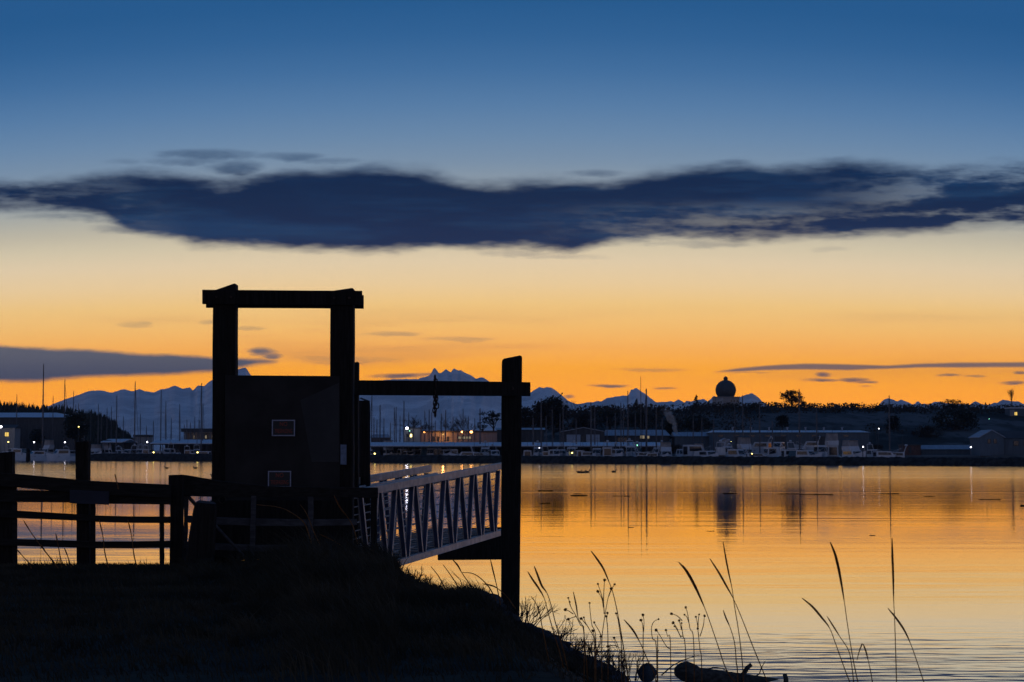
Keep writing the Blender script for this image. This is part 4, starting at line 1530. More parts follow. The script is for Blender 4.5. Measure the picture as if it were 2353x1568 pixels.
def sailboat(p, ytop, off, label, L=None, heading=None, dark=False, furl=False, thick=1.0, stays=True):
    D = Ds(p) + off
    rr = random.Random(int(p * 3 + ytop))
    H = at(p, ytop, D).z - WZ
    L = L or max(7.0, min(15.0, H * 0.72))
    rz = rr.choice((-1, 1)) * (math.pi / 2 + rr.uniform(-0.35, 0.35)) if heading is None else heading
    mx = 0.06 * L
    o = thing('sailboat', label, 'sailboat', (U(p, D) - mx * math.cos(rz), D - mx * math.sin(rz), WZ), rz, 'sailboats berthed in the marina')
    B = L * 0.30
    hull_mb(L, B, 1.15, 0.2).build('hull', M['hulldark' if dark else 'hull'], o)
    b = MB()
    taper_box(b, -L * 0.22, L * 0.20, B * 0.27, 1.16, 1.85, 0.1, 0.5, 0.12)
    b.build('cabin', M['hullgrey'], o)
    b = MB()
    b.tube([(mx, 0, 0.7), (mx, 0, H * 0.6), (mx, 0, H)], [0.18 * thick, 0.17 * thick, 0.12 * thick], 6)
    m_ = b.build('mast', M['mast'], o)
    for f in ((0.52,) if H < 15 else (0.38, 0.68)):
        b = MB()
        w = B * 0.34
        b.bar((mx, -w, H * f), (mx, w, H * f), 0.06, 0.05)
        s_ = b.build('spreader', M['mast'], m_)
    b = MB()
    b.tube([(mx, 0, H * 0.985), (mx + 0.01, 0, H + 0.4)], [0.03, 0.02], 4)
    b.build('masthead', M['mast'], m_)
    b = MB()
    b.tube([(mx - 0.15, 0, 2.75), (mx - L * 0.2, 0, 2.6), (mx - L * 0.40, 0, 2.45)], [0.26, 0.22, 0.12], 6)
    b.build('boom', M[rr.choice(('canvas', 'hulldark', 'canvaswhite'))], o)
    if stays:
        b = MB()
        b.tube([(L * 0.49, 0, 1.0), (mx, 0, H * 0.97)], 0.075 if furl else 0.02, 4)
        b.build('forestay', M['mast'], o)
        b = MB()
        b.tube([(-L * 0.49, 0, 0.9), (mx, 0, H * 0.99)], 0.016, 4)
        b.build('backstay', M['mast'], o)
    return o


SB = [
    (37, 907, 60, 'sailboat whose mast rises past the end of the big pale shed roof', {}),
    (97.5, 838, 40, 'sailboat with by far the tallest mast, reaching into the slate cloud', dict(furl=True, thick=1.5, dark=True)),
    (147, 872.5, 46, 'sailboat with tall mast and thick furled jib, second beside the tallest one', dict(furl=True, thick=1.3)),
    (120.5, 910, 70, 'sailboat with a short mast between the two tallest ones', {}),
    (167.5, 899, 60, 'sailboat with bare mast in front of the dark bushy tree', {}),
    (173, 930, 90, 'small sailboat with low mast just past the dark bushy tree', {}),
    (179, 927, 80, 'small sailboat with mast against the mountain foot by the wooded hill top', {}),
    (225, 929, 50, 'sailboat with mast above the middle of the wooded hill slope', {}),
    (245, 938, 60, 'sailboat with low mast over the falling wooded hill', {}),
    (255, 935, 75, 'sailboat with slim mast right beside a lower one over the wooded hill', {}),
    (267, 910, 45, 'sailboat with stayed mast where the wooded hill drops steeply', dict(thick=1.2)),
    (309, 877, 40, 'sailboat with tall mast and raked furled jib just off the wooded hill foot', dict(furl=True, thick=1.3)),
    (336, 980, 90, 'sailboat with tiny distant mast behind the white kiosk roof', {}),
    (369, 897, 45, 'sailboat with tall straight mast in the open gap between hill and gateway', dict(thick=1.2)),
    (380, 922, 60, 'sailboat with thick lower mast beside the tall straight one', dict(furl=True)),
    (412, 929, 50, 'sailboat with mast just short of the lit harbour office', dict(furl=True)),
    (423, 976, 90, 'sailboat with tiny mast over the harbour office corner', {}),
    (429, 965, 75, 'small sailboat masted over the dark roof edge of the harbour office', {}),
    (447, 958, 80, 'small sailboat with thin mast in the middle of the harbour office', {}),
    (458, 966, 85, 'small sailboat with the shortest mast over the harbour office', {}),
    (462, 881, 40, 'sailboat with tall mast and wide stays next to the gateway post', dict(thick=1.3, furl=True)),
    (465.5, 929, 60, 'sailboat with mast doubled up against the tall one by the gateway post', {}),
    (854, 905, 50, 'sailboat with mast cut by the hoist crossbeam beside the round pile', dict(furl=True)),
    (859, 960, 80, 'small sailboat with short mast just past the round pile', {}),
    (873, 931, 45, 'sailboat with tall mast second from the round pile', dict(thick=1.2)),
    (882, 961, 60, 'sailboat with stubby mast between two taller ones near the round pile', {}),
    (897, 972, 80, 'sailboat with hair-thin short mast behind the lit flybridge cruiser', {}),
    (906, 938, 70, 'sailboat with leaning stay over the flybridge cruiser', dict(furl=True)),
    (910, 936, 50, 'sailboat with mast over the blue dock light', {}),
    (928, 922, 40, 'sailboat with tallest mast between round pile and chain', dict(thick=1.2)),
    (939, 949, 75, 'sailboat with mast in front of the round bare tree', {}),
    (976, 944, 60, 'sailboat with mast left of the hanging chain end', {}),
    (986, 942, 50, 'sailboat with thick mast just left of the chain', dict(thick=1.2)),
    (992, 948, 70, 'sailboat with mast right below the hanging chain', {}),
    (1014, 951, 60, 'sailboat with doubled mast right of the chain', dict(furl=True)),
    (1024, 943, 45, 'sailboat with dark mast crossing the orange lit wall', dict(thick=1.2)),
    (1041, 958, 65, 'sailboat with mast over the end of the orange lit wall', {}),
    (1064, 939, 60, 'sailboat with mast over the strip of bright windows', {}),
    (1076, 958, 50, 'sailboat with lower mast between the two last sodium lamps', {}),
    (1103, 939, 45, 'sailboat with thick mast before the spreading pine', dict(thick=1.2)),
    (1225, 960, 55, 'sailboat with pale wide mast just past the thick pile', dict(thick=1.4)),
    (1243.5, 918.5, 40, 'sailboat with tall pale mast among the dark trees by the thick pile', dict(thick=1.2)),
    (1269, 941, 45, 'sailboat with pale mast in the middle of the dark trees', {}),
    (1287, 950, 70, 'sailboat with short mast under the tall pointed tree', {}),
    (1294, 925, 50, 'sailboat with mast in front of the two-door shed, by the pointed tree', {}),
    (1358, 925, 40, 'sailboat with thick double mast over the low end of the two-door shed', dict(thick=1.5)),
    (1367, 931, 70, 'sailboat with slim mast just beside the thick double one', {}),
    (1414, 950, 60, 'sailboat with short mast over the long pale roof start', {}),
    (1427, 925.6, 50, 'sailboat with mast breaking the bluff skyline left of a taller one', {}),
    (1433, 928, 80, 'sailboat with thin mast between two masts on the bluff skyline', {}),
    (1443, 899, 45, 'sailboat with tall mast at the left shoulder of the sharp mountain', {}),
    (1485.5, 894, 40, 'sailboat with thickest tall mast at the right shoulder of the sharp mountain', dict(thick=1.7, furl=True)),
    (1508, 935, 60, 'sailboat with short mast right of the sharp mountain', {}),
    (1593, 953, 60, 'sailboat with pale mast below the pointed conifer', {}),
    (1613, 960, 70, 'sailboat with pale mast just right of the pointed conifer', {}),
    (1689, 935, 60, 'sailboat with mast in front of the domed tower base', {}),
    (1707, 909, 50, 'sailboat with mast rising beside the domed tower against the snowy peak', {}),
    (1746, 924, 60, 'sailboat with mast tip just above the skyline past the snowy peak', {}),
    (1837.5, 895, 45, 'sailboat with mast rising through the round tree on the bluff', dict(thick=1.3)),
    (1877, 931, 50, 'sailboat with mast ending at the skyline right of the round tree', {}),
    (2044.5, 909.5, 45, 'sailboat with lone pale mast over the open grassy slope', dict(thick=1.2)),
]
SB += [
    (208, 942, 70, 'sailboat with faint mast over the crown of the wooded hill end', {}),
    (232, 950, 90, 'sailboat with thin mast just right of the mast over the hill slope', {}),
    (283, 958, 80, 'sailboat with short mast where the wooded hill meets the mountain', {}),
    (322, 952, 70, 'sailboat with thin mast right of the raked furled jib', {}),
    (352, 968, 80, 'sailboat with very short mast over the yellow dock light', {}),
    (393, 962, 75, 'sailboat with low mast between the thick lower one and the harbour office', {}),
    (437, 972, 70, 'sailboat with stub mast at the lit panes of the harbour office', {}),
    (866, 966, 70, 'sailboat with faint short mast between round pile and its tall neighbour', {}),
    (919, 958, 65, 'sailboat with short mast right of the blue dock light', {}),
    (950, 962, 80, 'sailboat with short mast over the white hut', {}),
    (967, 966, 70, 'sailboat with low mast over the sodium lamp nearest the hut', {}),
    (1000, 968, 80, 'sailboat with low mast just right of the chain end', {}),
    (1052, 966, 75, 'sailboat with low mast left of the bright window strip', {}),
    (1091, 962, 70, 'sailboat with low mast right of the last sodium lamp', {}),
    (1255, 958, 70, 'sailboat with short mast between two pale ones in the dark trees', {}),
    (1324, 962, 70, 'sailboat with short mast over the left roller door of the two-door shed', {}),
    (1395, 958, 65, 'sailboat with short mast where the broad metal roof begins', {}),
    (1460, 950, 70, 'sailboat with short mast below the small ragged conifer', {}),
    (1522, 962, 70, 'sailboat with short mast over the glowing flybridge boat', {}),
    (1640, 965, 75, 'sailboat with short mast left of the domed tower', {}),
    (1725, 962, 70, 'sailboat with faint short mast right of the mast by the snowy peak', {}),
    (1775, 968, 75, 'sailboat with faint short mast over the middle of the warehouse', {}),
]
for p, yt, off, lb, kw in SB:
    sailboat(p, yt, off, lb, **kw)

# flagpole
D = Ds(1473) + 130
o = thing('flagpole', 'tallest thin flagpole rising above the sharp mountain', 'flagpole', (U(1473, D), D, 0.4))
b = MB()
b.tube([(0, 0, 0), (0, 0, at(1473, 867, D).z - 0.4)], [0.17, 0.09], 6)
b.build('pole', M['mast'], o)
b = MB()
b.ball((0, 0, at(1473, 867, D).z - 0.3), 0.16, nu=8, nv=6)
b.build('finial', M['mast'], o)
b = MB()
b.box(-0.5, 0.5, -0.5, 0.5, 0.0, 0.3)
b.build('base', M['land'], o)

M['vinyl'] = leafy('clear_vinyl_curtain', (0.62, 0.55, 0.52), (0.45, 0.40, 0.38), 0.6, 1.5)


def cruiser(p, off, L, rz, label, B=None, fly=False, canopy=None, hull='hull', cab=1.0, water=False, z=None, low=False):
    D = Ds(p) + off
    B = B or L * 0.32
    o = thing('motor_cruiser', label, 'motor boat', (U(p, D), D, WZ if z is None else z), rz, 'motor boats berthed in the marina')
    rr = random.Random(int(p * 7))
    fr = 0.55 + 0.05 * L
    k = rr.uniform(1.28, 1.5) * (1.0 if L < 9.4 else 0.78)
    o.scale = (k, k, k * rr.uniform(1.15, 1.4))
    cab *= rr.uniform(0.78, 1.12)
    hull_mb(L, B, fr, 0.10 * L * 0.5).build('hull', M[hull], o)
    b = MB()
    b.box(-L * 0.49, L * 0.18, -B * 0.415, -B * 0.405, fr - 0.12, fr - 0.02)
    b.box(-L * 0.49, L * 0.18, B * 0.405, B * 0.415, fr - 0.12, fr - 0.02)
    b.build('rubbing_strake', M['hulldark'], o)
    h = (0.9 if low else 1.55) * cab
    cw = B * 0.37
    b = MB()
    taper_box(b, -L * 0.20, L * 0.30, cw, fr - 0.05, fr + h, 0.0, L * 0.13, 0.12)
    c = b.build('cabin', M['hull'], o)
    b = MB()
    zz0, zz1 = fr + h * 0.45, fr + h * 0.85
    for s in (-1, 1):
        y0 = s * (cw - 0.03)
        b.hexa([(-L * 0.16, y0 - 0.045, zz0), (L * 0.17, y0 - 0.045, zz0), (L * 0.17, y0 + 0.045, zz0), (-L * 0.16, y0 + 0.045, zz0)],
               [(-L * 0.16, y0 - 0.045 - s * 0.03, zz1), (L * 0.14, y0 - 0.045 - s * 0.03, zz1), (L * 0.14, y0 + 0.045 - s * 0.03, zz1), (-L * 0.16, y0 + 0.045 - s * 0.03, zz1)])
    b.box(-L * 0.20 - 0.02, -L * 0.20 + 0.02, -cw * 0.7, cw * 0.7, fr + 0.25, zz1)
    xa, xb = L * (0.30 - 0.13 * 0.45) + 0.02, L * (0.30 - 0.13 * 0.85) + 0.02
    b.hexa([(xa - 0.1, -cw * 0.85, zz0), (xa, -cw * 0.85, zz0), (xa, cw * 0.85, zz0), (xa - 0.1, cw * 0.85, zz0)],
           [(xb - 0.1, -cw * 0.8, zz1), (xb, -cw * 0.8, zz1), (xb, cw * 0.8, zz1), (xb - 0.1, cw * 0.8, zz1)])
    b.build('window', M['glass'], c)
    if fly:
        b = MB()
        taper_box(b, -L * 0.22, L * 0.12, cw * 0.95, fr + h + 0.002, fr + h + 0.7, 0.0, 0.5, -0.05)
        b.build('flybridge', M['hull'], o)
        b = MB()
        taper_box(b, -L * 0.20, L * 0.07, cw * 0.93, fr + h + 0.70, fr + h + 1.75, 0.05, 0.35, 0.08)
        b.build('curtain', M['vinyl'], o)
        b = MB()
        taper_box(b, -L * 0.22, L * 0.08, cw * 0.98, fr + h + 1.752, fr + h + 1.86, 0.1, 0.2, 0.1)
        b.build('bimini', M['canvas'], o)
    if canopy:
        b = MB()
        taper_box(b, -L * 0.46, -L * 0.16, cw * 0.96, fr + 0.35, fr + h * 0.95, 0.25, 0.0, 0.25)
        b.build('canopy', M[canopy], o)
    b = MB()
    for s in (-1, 1):
        pts = [(L * 0.05, s * B * 0.40, fr + 0.75), (L * 0.28, s * B * 0.33, fr + 0.85), (L * 0.48, s * 0.08, fr + 0.10 * L + 0.62)]
        b.tube(pts, 0.025, 4)
        for q in pts:
            b.tube([(q[0], q[1] * 0.97, fr - 0.1), q], 0.02, 4)
    b.build('bow_rail', M['alumatt'], o)
    if rr.random() < 0.6:
        b = MB()
        for s in (-1, 1):
            b.tube([(-L * 0.18, s * cw * 0.8, fr + h - 0.1), (-L * 0.24, s * cw * 0.7, fr + h + 0.8)], 0.05, 5)
        b.tube([(-L * 0.24, -cw * 0.7, fr + h + 0.8), (-L * 0.24, cw * 0.7, fr + h + 0.8)], 0.06, 5)
        b.ball((-L * 0.24, 0, fr + h + 1.0), 0.28, 0.28, 0.14, 8, 6)
        b.build('radar_arch', M['hull'], o)
    b = MB()
    b.tube([(-L * 0.12, 0, fr + h), (-L * 0.16, 0, fr + h + (2.6 if not fly else 3.4))], [0.05, 0.02], 5)
    b.build('aerial', M['mast'], o)
    return o


HP = math.pi / 2
CR = [
    (18, 30, 7.5, 0.3, 'low motor boat at the very edge behind the first fence post', dict(low=True, hull='hullgrey')),
    (44, 22, 9.0, 2.7, 'green-canvas motor boat moored between the first fence post and the dark dolphin pile', dict(canopy='canvas')),
    (88, 12, 11.5, -2.6, 'white cabin boat with bow toward the dolphin pile', dict()),
    (143, 8, 10.5, -2.5, 'white trawler with high flared bow beside the second fence post', dict(cab=1.25)),
    (222, 45, 12.0, -HP + 0.5, 'two-deck white motor boat with pale curtains right of the second fence post', dict(fly=True)),
    (262, 30, 7.0, 1.0, 'small white boat stern-on below the falling wooded hill', dict(low=True)),
    (275, 34, 8.0, -1.2, 'small cabin boat beside the covered berths entrance', dict()),
    (300, 32, 8.5, -1.9, 'cabin boat lying under the tallest raked jib', dict(canopy='canvas')),
    (340, 30, 8.5, 1.4, 'cabin boat behind the low yellow dock light', dict()),
    (405, 32, 9.0, -1.3, 'white boat partly under the covered berths before the harbour office', dict(low=True)),
    (470, 30, 9.5, 2.9, 'white boat cut off by the gateway post', dict()),
    (862, 40, 8.0, 1.8, 'blue-hooded boat peeping out beside the round pile', dict(canopy='canvas')),
    (893, 34, 10.5, -HP + 0.25, 'flybridge cruiser with lit pale curtains under the blue dock light', dict(fly=True)),
    (925, 32, 8.0, HP + 0.3, 'cabin boat in the shade of the covered berths near the flybridge cruiser', dict(hull='hullgrey')),
    (955, 34, 8.5, -HP, 'dim motor boat under the covered berths below the chain', dict(hull='hullgrey')),
    (1005, 34, 8.5, HP, 'dim motor boat under the covered berths below the orange wall', dict(hull='hullgrey')),
    (1078, 30, 11.0, 2.8, 'long white cruiser with blue-green canvas before the thick pile', dict(canopy='canvas')),
    (1115, 33, 8.0, -HP, 'small upright cabin boat between the long cruiser and the thick pile', dict()),
    (1212, 36, 8.5, HP, 'cabin boat close beside the thick pile on the open side', dict(hull='hullgrey')),
    (1236, 38, 8.0, -HP, 'white cabin boat lit by a small dock tube light', dict()),
    (1262, 36, 7.5, 1.0, 'low dark boat under the covered berths among the pale masts', dict(low=True, hull='hulldark')),
    (1290, 36, 8.5, -HP, 'white boat under the covered berths below the two-door shed', dict()),
    (1315, 34, 8.5, -HP - 0.2, 'grey boat carrying a small bright lamp under the covered berths', dict(hull='hullgrey')),
    (1350, 32, 7.5, 0.1, 'low skiff with pale cover beside the thick double mast', dict(low=True)),
    (1395, 34, 8.5, HP, 'dim boat under the covered berths right of the thick double mast', dict(hull='hullgrey')),
    (1448, 34, 8.5, -HP, 'brownish boat by the end of the covered berths', dict(hull='hullgrey')),
    (1478, 26, 6.5, 0.2, 'low covered skiff before the end of the covered berths', dict(low=True)),
    (1500, 26, 6.0, 2.9, 'second low covered skiff, next to the lit flybridge boat', dict(low=True)),
    (1530, 28, 11.5, -HP, 'flybridge boat with glowing pale curtains below the steam plume', dict(fly=True)),
    (1592, 34, 9.0, 0.5, 'grey sloping-bow boat between two white cruisers', dict(hull='hullgrey')),
    (1625, 30, 11.0, -HP + 0.4, 'broad white cruiser with tan awning below the conifer', dict(canopy='canvaswhite', cab=1.1)),
    (1690, 32, 8.0, -0.9, 'cabin boat with pointed cuddy below the domed tower', dict()),
    (1735, 28, 9.0, 0.05, 'long low boat with pale deck right of the domed tower', dict(low=True)),
    (1752, 70, 9.0, 2.6, 'boat on the hard with a round white hull behind the low ones', dict(z=0.3)),
    (1790, 66, 8.0, -2.0, 'boat stored ashore under the round tree', dict(z=0.3)),
    (1815, 30, 9.5, 0.3, 'white boat with stepped decks below the round tree', dict(cab=1.0)),
    (1850, 28, 9.5, -HP + 0.7, 'dark-canvas boat beside the stepped white one', dict(canopy='canvas')),
    (1866, 72, 9.5, 2.9, 'reddish boat stored high against the long warehouse wall', dict(z=0.9, hull='hullgrey')),
    (1958, 24, 11.5, -HP + 0.35, 'biggest white cruiser with pale bridge curtains on the open side', dict(fly=True)),
    (2028, 26, 8.5, 0.25, 'small white boat beside the street lamp past the biggest cruiser', dict(low=True)),
    (2060, 30, 7.0, 2.9, 'low dark boat before the brick hut', dict(low=True, hull='hulldark')),
]

CR += [
    (30, 48, 9.0, -1.0, 'cabin boat behind the low one at the photo edge', dict(canopy='canvaswhite')),
    (110, 40, 8.5, -1.9, 'dim boat between the white cabin boat and the trawler, farther in', dict(hull='hullgrey', fly=True)),
    (160, 42, 9.0, 1.3, 'boat behind the trawler under the bushy tree', dict(canopy='canvas')),
    (246, 52, 8.5, -1.2, 'boat tucked behind the two-deck white one', dict(fly=True)),
    (290, 26, 5.5, 0.2, 'tiny tender ahead of the boat under the raked jib', dict(low=True)),
    (322, 36, 8.0, -1.5, 'boat with upright cabin next to the kiosk', dict(cab=1.2)),
    (360, 26, 7.0, 2.9, 'low boat past the yellow dock light in the open gap', dict(low=True, hull='hullgrey')),
    (388, 34, 7.5, -1.7, 'boat under the tall straight mast', dict(canopy='canvaswhite')),
    (435, 30, 8.0, 1.4, 'boat between two yellow dock lights', dict(hull='hullgrey')),
    (452, 36, 7.5, -1.4, 'boat with pale cabin near the second yellow dock light', dict()),
    (908, 28, 6.5, 0.1, 'low skiff ahead of the flybridge cruiser', dict(low=True)),
    (938, 30, 8.0, -1.2, 'boat with pale cuddy below the white hut', dict(canopy='canvaswhite')),
    (972, 32, 8.0, 1.8, 'boat with dark hood left below the chain', dict(canopy='canvas')),
    (990, 30, 7.0, -1.6, 'small pale boat below the chain end', dict()),
    (1024, 32, 8.5, -1.3, 'boat below the dark mast that crosses the orange wall', dict(canopy='canvaswhite')),
    (1045, 34, 8.0, 1.5, 'boat just left of the long white cruiser', dict(hull='hullgrey')),
    (1098, 28, 6.5, 0.2, 'low tender right of the long white cruiser', dict(low=True)),
    (1135, 34, 8.5, -1.4, 'boat half hidden by the thick pile', dict()),
    (1275, 32, 7.5, -1.3, 'pale boat beside the low dark one under the covered berths', dict(canopy='canvaswhite')),
    (1332, 32, 8.0, 1.7, 'boat right of the one carrying the small lamp', dict()),
    (1372, 34, 8.0, -1.7, 'boat below the slim mast by the thick double one', dict(canopy='canvas')),
    (1420, 32, 8.0, -1.4, 'pale boat below the low end of the broad metal roof', dict()),
    (1462, 44, 8.5, 1.6, 'boat behind the covered skiff at the shelter end', dict(canopy='canvas')),
    (1515, 46, 8.5, -1.9, 'boat with teal cover behind the glowing flybridge boat', dict(canopy='canvas')),
    (1567, 44, 8.0, -1.5, 'boat behind the low dark bush', dict(canopy='canvaswhite')),
    (1608, 48, 9.5, -1.3, 'flybridge boat behind the broad white cruiser', dict(fly=True)),
    (1655, 36, 8.5, 1.5, 'boat right of the broad white cruiser, reddish awning', dict(hull='hullgrey', canopy='canvaswhite')),
    (1672, 50, 8.0, -1.8, 'boat before the small upright pale shed', dict()),
    (1712, 44, 9.0, -1.4, 'boat behind the pointed cuddy one', dict(fly=True)),
    (1770, 34, 8.5, 1.7, 'boat with pale cabin left of the stepped white one', dict()),
    (1828, 48, 8.5, -1.2, 'boat behind the stepped white one', dict(canopy='canvas')),
    (1885, 34, 8.0, -1.5, 'boat with white cabin left of the biggest cruiser', dict()),
    (1910, 40, 9.0, 1.6, 'boat with dark hull next to the biggest cruiser', dict(hull='hulldark', fly=True)),
    (2005, 44, 7.0, -1.4, 'small upright boat between lamp and low white boat', dict()),
]
for p, off, L, rz, lb, kw in CR:
    cruiser(p, off, L, rz, lb, **kw)

# dolphin pile and dock ladders at the marina mouth
D = Ds(64.5) - 4
o = thing('dolphin_pile', 'thick dark cluster pile standing in the water at the marina mouth', 'pile', (U(64.5, D), D, WZ))
for k, (dx, dy) in enumerate(((0, 0), (-0.38, 0.25), (0.36, 0.3))):
    b = MB()
    b.tube([(dx * 1.6, dy * 1.6, -1.5), (dx, dy, at(64, 1030, D).z - WZ - 0.25 * k)], [0.36, 0.30], 9)
    b.build('pile', M['timber'], o)
b = MB()
b.tube([(0, 0.2, 2.6), (0, 0.2, 2.9)], [0.75, 0.75], 10)
b.build('cable_wrap', M['steel'], o)


# ---- buildings
def building(name, label, p0, p1, yb, yeave, yridge, D, depth, wall, roof, kind='gable_side', overhang=0.5, hip=0.0, cat='building', group=None):
    """walls from photo heights; gable_side = ridge along the front, gable_front = gable end faces the water, flat = flat roof"""
    x0, x1 = U(p0, D), U(p1, D)
    z0, ze, zr = at(1176, yb, D).z, at(1176, yeave, D).z, at(1176, yridge, D).z
    z0 = min(z0, 0.2)
    xc = (x0 + x1) / 2
    o = thing(name, label, cat, (xc, D + depth / 2, z0), 0, group)
    w, h, hd = (x1 - x0) / 2, ze - z0, depth / 2
    b = MB()
    rz_ = zr - z0
    if kind == 'gable_front':
        b.prism([(-w, 0), (w, 0), (w, h), (0, rz_), (-w, h)], -hd, hd)
    else:
        b.box(-w, w, -hd, hd, 0, h)
    wl = b.build('wall', M[wall], o)
    b = MB()
    t = 0.22
    v = overhang
    if kind == 'gable_front':
        s = (rz_ - h) / w
        for sg in (-1, 1):
            a = [(0, rz_ + 0.01), (sg * (w + v), h - s * v + 0.01), (sg * (w + v), h - s * v + t), (0, rz_ + t + 0.02)]
            if sg > 0:
                a = a[::-1]
            b.prism(a, -hd - v, hd + v)
    elif kind == 'flat':
        b.box(-w - v, w + v, -hd - v, hd + v, h + 0.005, h + max(0.3, rz_ - h))
    else:
        hx = hip * w
        lo, hi = h + 0.02, rz_
        b.poly([(-w - v, -hd - v, lo), (w + v, -hd - v, lo), (w + v - hx, 0, hi), (-w - v + hx, 0, hi)])
        b.poly([(w + v, hd + v, lo), (-w - v, hd + v, lo), (-w - v + hx, 0, hi), (w + v - hx, 0, hi)])
        b.poly([(w + v, -hd - v, lo), (w + v, hd + v, lo), (w + v - hx, 0, hi)])
        b.poly([(-w - v, hd + v, lo), (-w - v, -hd - v, lo), (-w - v + hx, 0, hi)])
        b.poly([(-w - v, hd + v, lo), (w + v, hd + v, lo), (w + v, -hd - v, lo), (-w - v, -hd - v, lo)])
    b.build('roof', M[roof], o)

    def opening(pa, pb, ya, yb_, m, nm='window', proud=0.05, frame='walldark', mull=0):
        xa, xb = U(pa, D) - xc, U(pb, D) - xc
        za, zb = at(1176, ya, D).z - z0, at(1176, yb_, D).z - z0
        zb = max(zb, 0.05)
        b = MB()
        b.box(xa, xb, -hd - proud, -hd - 0.004, zb, za)
        f = b.build(nm, M[m], o)
        if frame:
            b = MB()
            q = 0.12
            y0, y1 = -hd - proud - 0.03, -hd - 0.003
            b.box(xa - q, xb + q, y0, y1, za + 0.002, za + q)
            b.box(xa - q, xb + q, y0, y1, zb - q, zb - 0.002)
            b.box(xa - q, xa - 0.002, y0, y1, zb - 0.001, za + 0.001)
            b.box(xb + 0.002, xb + q, y0, y1, zb - 0.001, za + 0.001)
            for k in range(mull):
                xm = xa + (xb - xa) * (k + 1) / (mull + 1)
                b.box(xm - 0.06, xm + 0.06, y0, -hd - proud - 0.003, zb, za)
            b.build('frame', M[frame], f)
        return f
    o_open = opening
    return o, o_open, (w, h, hd, rz_)


def D_(p, off):
    return Ds(p) + off


bo, op, _ = building('boat_shed', 'big dark shed with long pale hipped metal roof under the wooded hill', -160, 158, 1040, 959.5, 947, 790, 30, 'walldark', 'roofmetal', hip=0.34, overhang=1.0)
op(40, 60, 985, 1036, 'roofdark', 'door')
op(96, 112, 1000, 1036, 'roofdark', 'door')
for k in range(4):
    b = MB()
    b.tube([(-4 + 11 * k, -7 + k, 9.5), (-4 + 11 * k, -7 + k, 13.6 - 0.8 * k)], 0.22, 6)
    b.build('vent_pipe', M['mast'], bo)
_, op, _ = building('cottage', 'small building with yellow lit double window at the photo edge', -60, 33, 1040, 984, 976, 770, 9, 'wallpale', 'roofdark', 'gable_side')
op(11, 19.5, 994, 1003, 'winyellow', mull=1)
op(-20, -8, 994, 1003, 'glass')
bo, op, _ = building('harbour_office', 'flat-roofed harbour office with band of lit windows beside the gateway post', 424, 520, 1040, 993, 985, 770, 14, 'wallpale', 'roofdark', 'flat', overhang=1.3)
for k in range(6):
    op(428 + k * 14, 439 + k * 14, 996, 1011, 'glass', mull=1)
    if k in (1, 3, 4):
        op(429 + k * 14 + 2 * k % 3, 432.5 + k * 14, 1001, 1008, 'winpale', nm='lit_pane', proud=0.12, frame=None)
b = MB()
b.box(-2.5, 9, -4, 4, 8.2, 10.0)
b.build('roof_room', M['walldark'], bo)
building('kiosk', 'low white kiosk with dark roof over the covered berths', 308, 342, 1040, 1004, 999.5, 780, 8, 'wallpale', 'roofdark', 'flat', overhang=0.4)


def covered_berths(p0, p1, ye, yr, off, label, posts):
    D = Ds((p0 + p1) / 2) + off
    xa, xb = U(p0, D), U(p1, D)
    ze, zr = at(1176, ye, D).z - WZ, at(1176, yr, D).z - WZ
    o = thing('covered_berths', label, 'boat shelter', ((xa + xb) / 2, D, WZ), 0, 'open boat shelters')
    w = (xb - xa) / 2
    b = MB()
    dp = 15.0
    for sx in (1,):
        b.hexa([(-w, -dp, ze - 0.25), (w, -dp, ze - 0.25), (w, 0, zr - 0.25), (-w, 0, zr - 0.25)], [(-w, -dp, ze), (w, -dp, ze), (w, 0, zr), (-w, 0, zr)])
        b.hexa([(-w, 0.003, zr - 0.25), (w, 0.003, zr - 0.25), (w, dp, ze - 0.25), (-w, dp, ze - 0.25)], [(-w, 0.003, zr), (w, 0.003, zr), (w, dp, ze), (-w, dp, ze)])
    b.build('roof', M['roofmetal'], o)
    b = MB()
    b.box(-w + 0.2, w - 0.2, -dp + 0.3, -dp + 0.5, ze - 0.6, ze - 0.26)
    b.build('fascia', M['walldark'], o)
    b = MB()
    b.box(-w + 0.3, w - 0.3, dp - 0.6, dp - 0.4, 0.2, ze - 0.3)
    b.build('back_wall', M['walldark'], o)
    b = MB()
    b.box(-w, w, -dp - 1.2, -dp + 0.8, 0.15, 0.5)
    b.build('float', M['greywood'], o)
    for i in range(posts):
        b = MB()
        x = -w + 0.5 + (2 * w - 1) * i / (posts - 1)
        b.box(x - 0.12, x + 0.12, -dp + 0.55, -dp + 0.8, 0.505, ze - 0.26)
        b.build('post', M['walldark'], o)
    return o


covered_berths(846, 1520, 1024.5, 1016.5, 62, 'very long open boat shelter with pale roof behind round pile and thick pile', 26)
covered_berths(362, 640, 1019, 1010.5, 70, 'open boat shelter with pale roof in front of the harbour office', 12)
covered_berths(250, 300, 1016, 1009, 66, 'short open boat shelter with pale roof below the wooded hill', 4)

